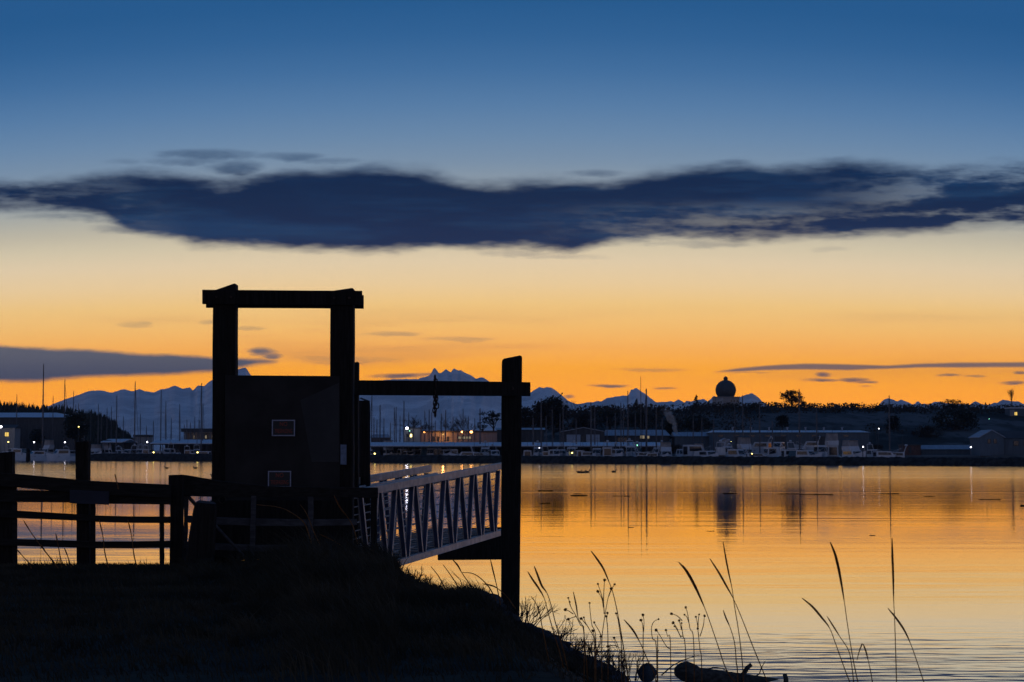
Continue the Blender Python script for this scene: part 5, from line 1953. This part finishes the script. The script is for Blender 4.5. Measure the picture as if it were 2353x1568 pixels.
bo, op, _ = building('net_store', 'grey low hut with flat hipped top by the round pile', 852, 893, 1042, 1006, 998, 690, 10, 'walldark', 'roofgrey', hip=0.3)
bo, op, _ = building('white_hut', 'upright pale hut with one yellow window under the bluish lamp', 928, 965, 1042, 985, 983, 668, 9, 'wallpale', 'roofdark', 'flat', overhang=0.2)
op(942.5, 946, 998, 1004.5, 'lampyellow', frame=None)
op(934, 939, 998, 1004, 'glass')
bo, op, _ = building('long_hall', 'long low hall with its middle wall lit orange by sodium lamps', 966, 1146, 1042, 994, 990, 690, 14, 'wallpale', 'roofdark', 'flat', overhang=0.6)
for pa, pb in ((994, 999), (1004, 1009), (1027, 1032)):
    op(pa, pb, 1004, 1014, 'glass')
for pa, pb in ((1051, 1059), (1061, 1069), (1071, 1082)):
    op(pa, pb, 1003.5, 1009, 'winpale')
bo, op, _ = building('boat_workshop', 'dark workshop with one pale roller door left of the thick pile', 1142, 1250, 1042, 988, 983, 668, 16, 'walldark', 'roofgrey')
op(1159, 1184, 1000, 1040, 'door', 'door')
bo, op, _ = building('double_shed', 'wide low-gabled shed with two blue-grey roller doors', 1293, 1389, 1042, 992.5, 983.5, 650, 22, 'walldark', 'roofgrey', 'gable_front')
op(1302, 1334, 999, 1040, 'door', 'door')
op(1347, 1378, 999, 1040, 'door', 'door')
bo, op, _ = building('metal_roof_hall', 'hall with broad pale metal roof right of the two-door shed', 1389, 1538, 1042, 1001.5, 987.5, 660, 16, 'walldark', 'roofgrey', hip=0.12)
op(1471, 1481, 1000.5, 1008, 'winpale', mull=1)
op(1484, 1492, 1002, 1008, 'winpale')
op(1420, 1440, 1006, 1018, 'glass')
bo, op, _ = building('pale_roof_store', 'low store with pale grey roof at the foot of the steam plume', 1552, 1645, 1042, 1003, 993, 655, 14, 'wallblue', 'roofgrey')
bo, op, _ = building('warehouse', 'very long blue-grey warehouse with bright frosted roof edge', 1640, 1998, 1042, 994, 988.5, 640, 24, 'wallblue', 'roofmetal', hip=0.05)
for k in range(3):
    op(1690 + 90 * k, 1716 + 90 * k, 1003, 1040, 'walldark', 'door', frame='wallblue')
for k in range(7):
    b = MB()
    x = -19 + 6.3 * k
    b.tube([(x, -3, 6.6), (x, -3, 9.4)], 0.28, 7)
    b.tube([(x, -3, 9.4), (x, -3, 9.6)], 0.45, 7)
    b.build('roof_vent', M['roofgrey'], bo)
for k in range(9):
    op(1650 + 36 * k, 1662 + 36 * k, 1000, 1003.5, 'glass', frame='wallblue')
bo, op, _ = building('white_shed', 'small upright pale shed before the warehouse below the domed tower', 1657, 1675, 1046, 1013, 1009, Ds(1665) + 60, 4, 'wallpale', 'roofgrey', 'gable_front', overhang=0.15)
bo, op, _ = building('brick_hut', 'dark brick hut with flat roof near the water', 2076, 2116, 1044, 1024, 1021.5, Ds(2096) + 100, 7, 'wallbrick', 'roofdark', 'flat', overhang=0.2)
op(2088, 2094, 1028, 1042, 'walldark', 'door', frame=None)
bo, op, _ = building('low_store', 'long low pale store right of the brick hut', 2117, 2262, 1045, 1033, 1023, Ds(2180) + 110, 10, 'wallblue', 'roofgrey')
bo, op, _ = building('gabled_house', 'blue-grey gabled house by the street lamp at the far right', 2252, 2307, 1046, 1005, 989.5, Ds(2280) + 96, 12, 'wallblue', 'roofgrey', 'gable_front', overhang=0.35)
op(2270, 2276, 1010, 1019, 'glass')
op(2284, 2290, 1010, 1019, 'glass')
bo, op, _ = building('house_wing', 'long wing with dark roof attached beside the gabled house', 2307.5, 2480, 1046, 1008, 990, Ds(2280) + 99, 10, 'wallblue', 'roofdark')
for k in range(3):
    op(2330 + 22 * k, 2340 + 22 * k, 1014, 1024, 'glass')
bo, op, _ = building('lookout_house', 'tall pale house on the bluff with one glowing yellow window', 2322, 2372, 976, 938, 935.5, 985, 10, 'wallblue', 'roofmetal', 'flat', overhang=0.25)
bo.location.z = 0
op(2331, 2338.5, 946.5, 953.5, 'winyellow', mull=1)
b = MB()
w0 = (U(2372, 985) - U(2322, 985)) / 2
b.box(-w0, -w0 + 2.4, -5.06, -5.002, 13, 23)
b.build('corner_panel', M['wallpale'], bo)

# ---- domed tower
DT = 1075.0
zc = at(1668.5, 897, DT).z
o = thing('domed_tower', 'great round ball with small knob on a square block house, on the bluff', 'tower', (U(1668.5, DT), DT, at(1668, 950, DT).z))
R_ = 23.6 * PX(DT)
zb = zc - o.location.z
b = MB()
b.ball((0, 0, zb), R_, nu=40, nv=24)
dm = b.build('dome', mat('tank_paint', (0.055, 0.068, 0.080), 0.7, var=0.35, scale=0.25), o, smooth=True)
b = MB()
b.ball((0, 0, zb + R_ + 0.6), 1.25, 1.25, 1.5, 14, 10)
b.tube([(0, 0, zb + R_ - 0.3), (0, 0, zb + R_ + 0.6)], 0.9, 12)
b.build('knob', M['walldark'], o, smooth=True)
b = MB()
for k in range(6):
    a = k * math.pi / 6
    b.tube([(1.002 * R_ * math.sin(t) * math.cos(a), 1.002 * R_ * math.sin(t) * math.sin(a), zb + 1.002 * R_ * math.cos(t)) for t in [math.pi * 2 * i / 24 for i in range(25)]], 0.03, 4)
b.build('seam', M['walldark'], dm)
xl, xr = (1640.5 - 1668.5) * PX(DT), (1697 - 1668.5) * PX(DT)
zt = at(1668, 914, DT).z - o.location.z
b = MB()
b.box(xl, xr, -6, 6, -4, zt)
wl = b.build('block', M['wallpale'], o)
b = MB()
b.box(xl - 0.25, xr + 0.25, -6.25, 6.25, zt + 0.003, zt + 0.4)
b.build('parapet', M['wallpale'], o)
b = MB()
b.box(xl + 0.8, xl + 4.9, -6.3, -6.002, -4, zt - 0.5)
b.build('stair_shaft', M['hullgrey'], o)
for k in range(3):
    b = MB()
    x = 2.0 + 1.7 * k
    b.box(x, x + 0.9, -6.04, -6.003, zt - 2.6, zt - 1.5)
    b.build('window', M['glass'], o)


# ---- trees of the far shore
def far_tree(p, ybase, D, kind, w_px, h_px, seed, label, m='conifer', zover=None):
    rr = random.Random(seed)
    k = PX(D)
    base = at(p, ybase, D)
    H, Wd = h_px * k, w_px * k
    nm = {'round': 'broadleaf_tree', 'fir': 'conifer_tree', 'bare': 'bare_tree', 'poplar': 'poplar_tree', 'pine': 'pine_tree'}[kind]
    o = thing(nm, label, 'tree', base, group='trees on the far shore')
    b = MB()
    if kind == 'fir':
        b.tube([(0, 0, -1.0), (0.02 * H, 0, H * 0.95)], [0.03 * H, 0.005 * H], 6)
        b.build('trunk', M['bark'], o)
        b = MB()
        for l in range(26):
            t = (l + 0.4) / 26
            z = H * (0.10 + 0.88 * t)
            R0 = Wd * 0.5 * (1 - t) ** 0.85 * rr.uniform(0.55, 1.25) + 0.02 * H
            for q in range(4):
                a = rr.random() * 6.283
                d = Vector((math.cos(a), math.sin(a), 0))
                for s in range(5):
                    c = Vector((0, 0, z)) + d * R0 * (s + 0.5) / 5 + Vector((0, 0, -0.06 * R0 * s + rr.gauss(0, 0.01 * H)))
                    leafquad(b, c, 0.045 * H * rr.uniform(0.6, 1.1), rr)
        b.build('crown', M[m], o)
    elif kind in ('round', 'pine'):
        tw = Wd * 0.035
        b.tube([(0, 0, -1.0), (0.02 * Wd, 0, H * 0.3), (-0.01 * Wd, 0, H * 0.75)], [tw * 1.3, tw, tw * 0.4], 6)
        limbs = []
        for q in range(9):
            a = rr.uniform(0, 6.283)
            z0 = H * rr.uniform(0.22, 0.5)
            e = (Wd * 0.42 * math.cos(a) * rr.uniform(0.5, 1.0), Wd * 0.3 * math.sin(a), H * rr.uniform(0.55, 0.9))
            b.tube([(0.01 * Wd, 0, z0), (e[0] * 0.5, e[1] * 0.5, z0 + (e[2] - z0) * 0.4), e], [tw * 0.6, tw * 0.4, tw * 0.15], 4)
            limbs.append(e)
        b.build('trunk', M['bark'], o)
        b = MB()
        N = 64 if kind == 'round' else 20
        for q in range(N):
            if kind == 'round':
                a, f = rr.random() * 6.283, rr.random() ** 0.5
                z = H * (0.34 + 0.62 * rr.random())
                lim = math.sqrt(max(0.03, 1 - ((z / H - 0.52) / 0.5) ** 2))
                c = Vector((Wd * 0.45 * lim * f * math.cos(a), Wd * 0.4 * lim * f * math.sin(a), z))
                s = H * 0.085
            else:
                e = limbs[q % len(limbs)]
                c = Vector((e[0] * rr.uniform(0.6, 1.15), e[1], e[2] + H * rr.gauss(0.02, 0.04)))
                s = H * 0.07
            for _ in range(24):
                dd = Vector((rr.gauss(0, 1), rr.gauss(0, 1), rr.gauss(0, 0.7 if kind == 'round' else 0.25)))
                leafquad(b, c + dd * s, s * 0.5, rr)
        b.build('crown', M[m], o)
    else:
        tw = (0.018 if kind == 'bare' else 0.012) * H

        def grow(q, d, ln, w, dep, bb):
            e = q + d * ln
            bb.tube([q, q.lerp(e, 0.5) + Vector((rr.gauss(0, 0.03), rr.gauss(0, 0.03), 0)) * ln, e], [w, w * 0.8, w * 0.6], 4 if dep > 1 else 3, cap=False)
            if dep:
                for _ in range(3):
                    sp = 0.45 if kind == 'bare' else 0.14
                    dd = (d + Vector((rr.gauss(0, sp), rr.gauss(0, sp), rr.gauss(0.10, 0.15)))).normalized()
                    grow(q.lerp(e, rr.uniform(0.45, 1.0)), dd, ln * rr.uniform(0.55, 0.85), max(0.035, w * 0.6), dep - 1, bb)
        b.tube([(0, 0, -1), (0, 0, H * 0.28)], [tw, tw * 0.8], 6)
        b.build('trunk', M['bark'], o)
        b = MB()
        for q in range(5 if kind == 'bare' else 4):
            sp = 0.5 * Wd / H if kind == 'bare' else 0.07
            d = Vector((rr.gauss(0, sp), rr.gauss(0, sp), 1)).normalized()
            grow(Vector((0, 0, H * rr.uniform(0.12, 0.27))), d, H * 0.34, tw * 0.6, 4, b)
        b.build('crown', M['twig'], o)
    return o


far_tree(1819, 937, 1070, 'round', 62, 39, 2, 'lone round-topped tree on the bluff skyline with sky showing between its limbs', 'scrub')
far_tree(1847, 938, 1072, 'round', 14, 15, 3, 'little bush tree tucked against the lone round-topped tree', 'scrub')
far_tree(1600, 941, 1066, 'fir', 34, 34, 4, 'ragged pointed conifer on the skyline left of the domed tower')
far_tree(1463, 944, 1060, 'fir', 24, 28, 5, 'small ragged conifer on the skyline beneath the sharp mountain')
far_tree(1735, 938, 1070, 'round', 20, 12, 6, 'small faint tree on the skyline right of the domed tower', 'scrub')
far_tree(2190, 946, 1060, 'round', 70, 28, 7, 'broad dark dome-shaped tree on the skyline toward the far right')
far_tree(2195, 1010, 900, 'round', 120, 70, 8, 'huge dark tree mass filling the slope below the dome-shaped tree')
far_tree(2130, 1018, 860, 'round', 80, 38, 9, 'dark bushy tree low on the grassy slope left of the huge mass', 'scrub')
far_tree(2053, 1000, 900, 'round', 28, 44, 10, 'narrow dark tree beside the lone pale mast on the slope')
far_tree(2265, 938, 1060, 'fir', 12, 14, 11, 'tiny crooked conifer on the skyline between dome tree and poplar')
far_tree(2325, 944, 1040, 'poplar', 14, 48, 12, 'slim bare poplar behind the lookout house')
far_tree(1797, 992, 860, 'round', 34, 36, 13, 'dark round tree on the slope behind the warehouse')
far_tree(1210, 1000, 820, 'round', 56, 62, 14, 'dark leafy tree nearest the thick pile on its open side', 'scrub')
far_tree(1245, 1000, 830, 'round', 46, 74, 15, 'dark tree of middle height in the clump by the thick pile', 'scrub')
far_tree(1272, 1002, 840, 'round', 52, 86, 16, 'tall dark tree in the clump by the thick pile', 'conifer')
far_tree(1287, 1000, 835, 'fir', 30, 82, 17, 'tall pointed dark tree at the end of the clump')
far_tree(1311, 1000, 850, 'bare', 70, 78, 18, 'bare spreading tree against the mountains right of the dark clump')
far_tree(1342, 1000, 860, 'round', 70, 48, 19, 'low dark bushy tree behind the two-door shed', 'scrub')
far_tree(1400, 996, 900, 'round', 90, 50, 20, 'wide dark bushy tree behind the broad metal roof', 'conifer')
far_tree(1475, 998, 880, 'round', 80, 52, 21, 'dark tree behind the hall below the sharp mountain', 'conifer')
far_tree(1545, 1024, 760, 'round', 26, 62, 22, 'narrow dark tree in front of the steam plume', 'conifer')
far_tree(1600, 1004, 820, 'round', 80, 48, 23, 'dark leafy tree behind the pale-roofed store', 'conifer')
far_tree(1133, 1004, 800, 'pine', 62, 60, 24, 'flat-topped spreading pine left of the thick pile')
far_tree(1108, 1004, 790, 'pine', 40, 34, 25, 'smaller spreading pine beside the flat-topped one')
far_tree(948, 1016, 740, 'bare', 60, 62, 26, 'dense round bare tree above the white hut')
far_tree(978, 1016, 745, 'bare', 44, 46, 27, 'bare tree with low crown right of the dense round one')
far_tree(1027, 1016, 740, 'bare', 56, 54, 28, 'thin bare tree behind the orange lit wall')
far_tree(1069, 1016, 742, 'bare', 62, 60, 29, 'bare tree with fan crown between the last sodium lamps')
far_tree(172, 1030, 745, 'round', 44, 80, 30, 'dark bushy tree standing at the end of the big shed')
far_tree(184, 1030, 748, 'fir', 26, 62, 31, 'dark conifer pressed against the bushy tree by the big shed')
far_tree(85, 1030, 760, 'round', 34, 44, 32, 'low dark tree in front of the big shed wall')
far_tree(2015, 1040, 700, 'round', 34, 18, 33, 'low round bush beside the brick hut', 'scrub')
far_tree(1555, 1046, 600, 'round', 40, 24, 34, 'low dark bush between the two white flybridge boats', 'scrub')


# ---- lamps
def lamp(p, y, D, m, label, r_=0.30, z0=0.3, power=0, col=(1, 0.5, 0.15), arm=True):
    z = at(p, y, D).z
    o = thing('street_lamp', label, 'lamp', (U(p, D), D, z0), 0, 'lamps round the marina')
    b = MB()
    b.tube([(0, 0.45, 0), (0, 0.45, z - z0 + 0.25), (0, 0.1, z - z0 + 0.42)], [0.10, 0.07, 0.05], 6)
    b.build('pole', M['mast'], o)
    b = MB()
    taper_box(b, -0.32, 0.32, 0.22, z - z0 + 0.30, z - z0 + 0.45, 0.1, 0.1, 0.08)
    b.build('hood', M['walldark'], o)
    b = MB()
    b.ball((0, 0, z - z0), r_, r_, r_ * 0.85, 10, 8)
    b.build('bulb', M[m], o, smooth=True)
    if power:
        ld = bpy.data.lights.new('lamp_light', 'POINT')
        ld.energy, ld.color, ld.shadow_soft_size = power, col, 0.3
        lo = bpy.data.objects.new('lamp_light', ld)
        COL.objects.link(lo)
        lo.parent = o
        lo.location = (0, -0.6, z - z0 - 0.4)
    return o


OR = (1.0, 0.36, 0.08)
lamp(1, 981, 764, 'lampwhite', 'white lamp glaring on the cottage wall at the photo edge', 0.55, power=70, col=(1, 0.85, 0.5))
lamp(78, 1016.5, Ds(78) + 34, 'lampblue', 'bluish dock lamp over the white cabin boat', 0.27, z0=WZ)
lamp(149, 1016.5, Ds(149) + 30, 'lampblue', 'bluish dock lamp over the trawler', 0.27, z0=WZ)
lamp(19, 1016, Ds(19) + 40, 'lampyellow', 'small yellow lamp below the cottage window', 0.26, z0=WZ)
lamp(180, 981, 735, 'lampyellow', 'faint yellow lamp on the bushy tree by the big shed', 0.2)
lamp(338, 1016, Ds(338) + 42, 'lampblue', 'bluish dock lamp in front of the kiosk', 0.27, z0=WZ)
lamp(353, 1040, Ds(353) + 12, 'lampyellow', 'low yellow dock light in front of the open gap', 0.26, z0=WZ)
lamp(454, 1040, Ds(454) + 12, 'lampyellow', 'low yellow dock light nearest the gateway post', 0.26, z0=WZ)
lamp(861, 1043, Ds(861) + 12, 'lampyellow', 'low yellow dock light beside the round pile', 0.26, z0=WZ)
lamp(935, 984.5, 664, 'lampblue', 'bright bluish lamp on the corner of the white hut', 0.5, power=120, col=(0.8, 0.85, 1))
lamp(941, 990.5, 666, 'lampgreen', 'tiny greenish lamp beside the bright bluish one', 0.2)
lamp(911, 1020, Ds(911) + 38, 'lampblue', 'bluish dock lamp above the flybridge cruiser', 0.27, z0=WZ)
lamp(958, 993, 680, 'lamporange', 'sodium lamp nearest the white hut', 0.46, power=130, col=OR)
lamp(975.5, 993.5, 682, 'lamporange', 'smaller sodium lamp, second along the hall', 0.32, power=60, col=OR)
lamp(1062, 993, 681, 'lamporange', 'sodium lamp above the strip of bright windows', 0.42, power=130, col=OR)
lamp(1083, 993, 679, 'lamporange', 'sodium lamp at the far end of the hall', 0.50, power=130, col=OR)
lamp(1018, 998, 687, 'lampyellow', 'unseen lamp lighting the middle of the orange wall', 0.10, power=900, col=OR)  # unseen source placed here to give the wall's middle its orange light
lamp(1464, 1023.5, Ds(1464) + 40, 'lampgreen', 'tiny green light at the end of the covered berths', 0.2, z0=WZ)
lamp(1314.6, 1041, Ds(1314) + 28, 'lampyellow', 'small light on the grey boat under the covered berths', 0.22, z0=WZ)
lamp(1680, 1015, Ds(1680) + 80, 'lampyellow', 'faint yellow lamp before the warehouse below the domed tower', 0.10)
lamp(1728, 1043, Ds(1728) + 20, 'lampyellow', 'tiny yellow dock light on the long low boat', 0.16, z0=WZ)
lamp(2020, 985.5, 760, 'lampwhite', 'white lamp on a pole before the grassy slope', 0.2)
lamp(1983, 1027, Ds(1983) + 20, 'lampblue', 'bluish lamp right beside the biggest white cruiser', 0.16, z0=WZ)
lamp(2231, 1028, Ds(2231) + 60, 'lampblue', 'bluish street lamp left of the gabled house', 0.17)
lamp(2274, 963, 960, 'lampgreen', 'tiny green light high on the slope', 0.16, z0=8)
lamp(1239, 1029.5, Ds(1239) + 30, 'lampwhite', 'small white dock light just past the thick pile', 0.13, z0=WZ)
lamp(984, 1026.5, Ds(984) + 40, 'lampyellow', 'weak tube light under the covered berths below the chain', 0.16, z0=WZ)

# ---- steam plume
def steam():
    D = 648.0
    a, c = at(1556, 1000, D), at(1530, 955, D)
    m = bpy.data.materials.new('steam')
    m.use_nodes = True
    g = NT(m.node_tree)
    v = g.n('ShaderNodeVolumePrincipled')
    v.inputs['Color'].default_value = (0.95, 0.92, 0.92, 1)
    v.inputs['Anisotropy'].default_value = 0.55
    tc = g.n('ShaderNodeTexCoord')
    sp = g.n('ShaderNodeSeparateXYZ')
    g.link(tc.outputs['Generated'], sp.inputs[0])
    x, y, z = sp.outputs
    # a column that bends toward the lower x while rising
    cx = g.sub(0.80, g.mul(g.m('POWER', z, 1.4), 0.48))
    wd = g.add(0.07, g.mul(z, 0.24))
    n = g.noise(tc.outputs['Object'], 0.55, 4.0, 0.6)
    dx = g.div(g.add(g.sub(x, cx), g.mul(g.sub(n, 0.5), 0.35)), wd)
    dy = g.div(g.sub(y, 0.5), 0.3)
    f = g.step(1.0, 0.2, g.m('SQRT', g.add(g.mul(dx, dx), g.mul(dy, dy))))
    f = g.mul(g.mul(f, g.step(1.0, 0.6, z)), g.step(0.30, 0.65, n))
    g.link(g.mul(f, 2.2), v.inputs['Density'])
    out = g.n('ShaderNodeOutputMaterial')
    g.link(v.outputs[0], out.inputs['Volume'])
    b = MB()
    w = 7.0
    b.box(c.x - 3, a.x + 1.5, D - 2, D + 2, a.z, c.z + 3)
    o = b.build('steam_plume', m)
    tag(o, 'pale wisp of steam rising above the pale-roofed store', kind='stuff')


steam()

# ---- floating driftwood and ducks
def drift(p0, p1, y, hpx, label, knob=False):
    D = K * (CAMZ - WZ) / (y - 1036.0)
    k = PX(D)
    w = (p1 - p0) * k
    rr = random.Random(int(p0))
    o = thing('floating_log', label, 'driftwood', (U((p0 + p1) / 2, D), D, WZ), rr.uniform(-0.15, 0.15), 'driftwood floating on the bay')
    r0 = max(0.012, hpx * k * 0.55)
    b = MB()
    n = 7
    b.tube([(-w / 2 + w * i / n, rr.gauss(0, 0.03), r0 * (0.15 + 0.35 * rr.random())) for i in range(n + 1)], [r0 * rr.uniform(0.55, 1.05) * (0.5 if i in (0, n) else 1) for i in range(n + 1)], 8)
    b.build('trunk', M['timber'], o)
    if knob:
        b = MB()
        b.tube([(w * 0.42, 0, r0 * 0.4), (w * 0.46, 0, r0 * 2.4)], [r0 * 0.7, r0 * 0.4], 6)
        b.build('root', M['timber'], o)
    return o


drift(1236, 1270, 1128, 2.6, 'thick floating log nearest the thick pile')
drift(1310, 1351, 1139, 3.0, 'thickest floating log, second out from the pile')
drift(1318, 1336, 1134.5, 1.2, 'small floating stick right behind the thickest log')
drift(1407, 1449, 1140, 1.2, 'long thin floating pole right of the thickest log')
drift(1240, 1265, 1156.5, 2.0, 'short floating log lower than the one nearest the pile', True)
drift(1660, 1694, 1134, 2.4, 'dark floating log inside the dome reflection')
drift(1786, 1836, 1135, 1.4, 'thin floating branch left of the longest log')
drift(1836, 1913, 1136.5, 2.0, 'longest floating log with upturned root end', True)
drift(2021, 2065, 1135, 2.0, 'floating log crossed by the lone mast reflection', True)
drift(2120, 2147, 1141, 1.8, 'pale floating log right of the lone mast reflection')
drift(2246, 2298, 1148, 2.0, 'long floating log far to the right', True)
drift(2342, 2362, 1162.5, 4.5, 'chunky floating log cut by the photo edge')
drift(1442, 1456, 1211.5, 1.4, 'short floating twig below the thin pole')
drift(1622, 1640, 1220, 1.2, 'tiny floating twig beside the dome reflection', True)
drift(1994, 2009, 1230, 1.4, 'tiny floating stick near the forked grass stalk')
drift(486, 500, 1072, 1.2, 'small floating stick seen past the gateway post')


def duck(p, y, label, flip=1):
    D = K * (CAMZ - WZ) / (y - 1036.0)
    o = thing('duck', label, 'duck', (U(p, D), D, WZ), 0 if flip > 0 else math.pi, 'ducks on the far water')
    k = 1.5
    b = MB()
    # one continuous body: tail - back - breast - neck - head - bill
    pts = [(-0.34, 0.16), (-0.26, 0.10), (-0.10, 0.08), (0.08, 0.08), (0.18, 0.13), (0.22, 0.22), (0.24, 0.29), (0.30, 0.30), (0.38, 0.285)]
    rad = [0.015, 0.06, 0.12, 0.12, 0.075, 0.042, 0.055, 0.04, 0.012]
    b.tube([(x * k, 0, z * k) for x, z in pts], [q * k for q in rad], 9)
    b.build('body', M['duck'], o, smooth=True)
    for s in (-1, 1):
        b = MB()
        b.ball((-0.06 * k, s * 0.10 * k, 0.10 * k), 0.17 * k, 0.035 * k, 0.065 * k, 8, 6)
        b.build('wing', M['bark'], o, smooth=True)


duck(1331, 1086.5, 'first of three dark ducks swimming in line')
duck(1340.5, 1087, 'middle one of three ducks swimming in line')
duck(1349.5, 1086.5, 'last of three ducks swimming in line', 1)
duck(1411, 1085.5, 'lone tiny duck on the pale wake line')
duck(383, 1077, 'tiny duck swimming behind the rail fence near the second post', -1)
duck(449, 1077, 'tiny duck swimming behind the rail fence near the gateway', -1)
duck(492, 1098, 'dark duck shape low over the fence, on plain water', -1)

# ================================================================== AIR
def build_haze():
    m = bpy.data.materials.new('thin_haze')
    m.use_nodes = True
    g = NT(m.node_tree)
    v = g.n('ShaderNodeVolumePrincipled')
    v.inputs['Color'].default_value = (0.60, 0.74, 0.97, 1)
    v.inputs['Density'].default_value = HAZE
    v.inputs['Anisotropy'].default_value = 0.2
    out = g.n('ShaderNodeOutputMaterial')
    g.link(v.outputs[0], out.inputs['Volume'])
    b = MB()
    b.box(-22000, 22000, -900, 24000, -4.6, HAZE_TOP)
    tag(b.build('haze', m), kind='stuff')


build_haze()
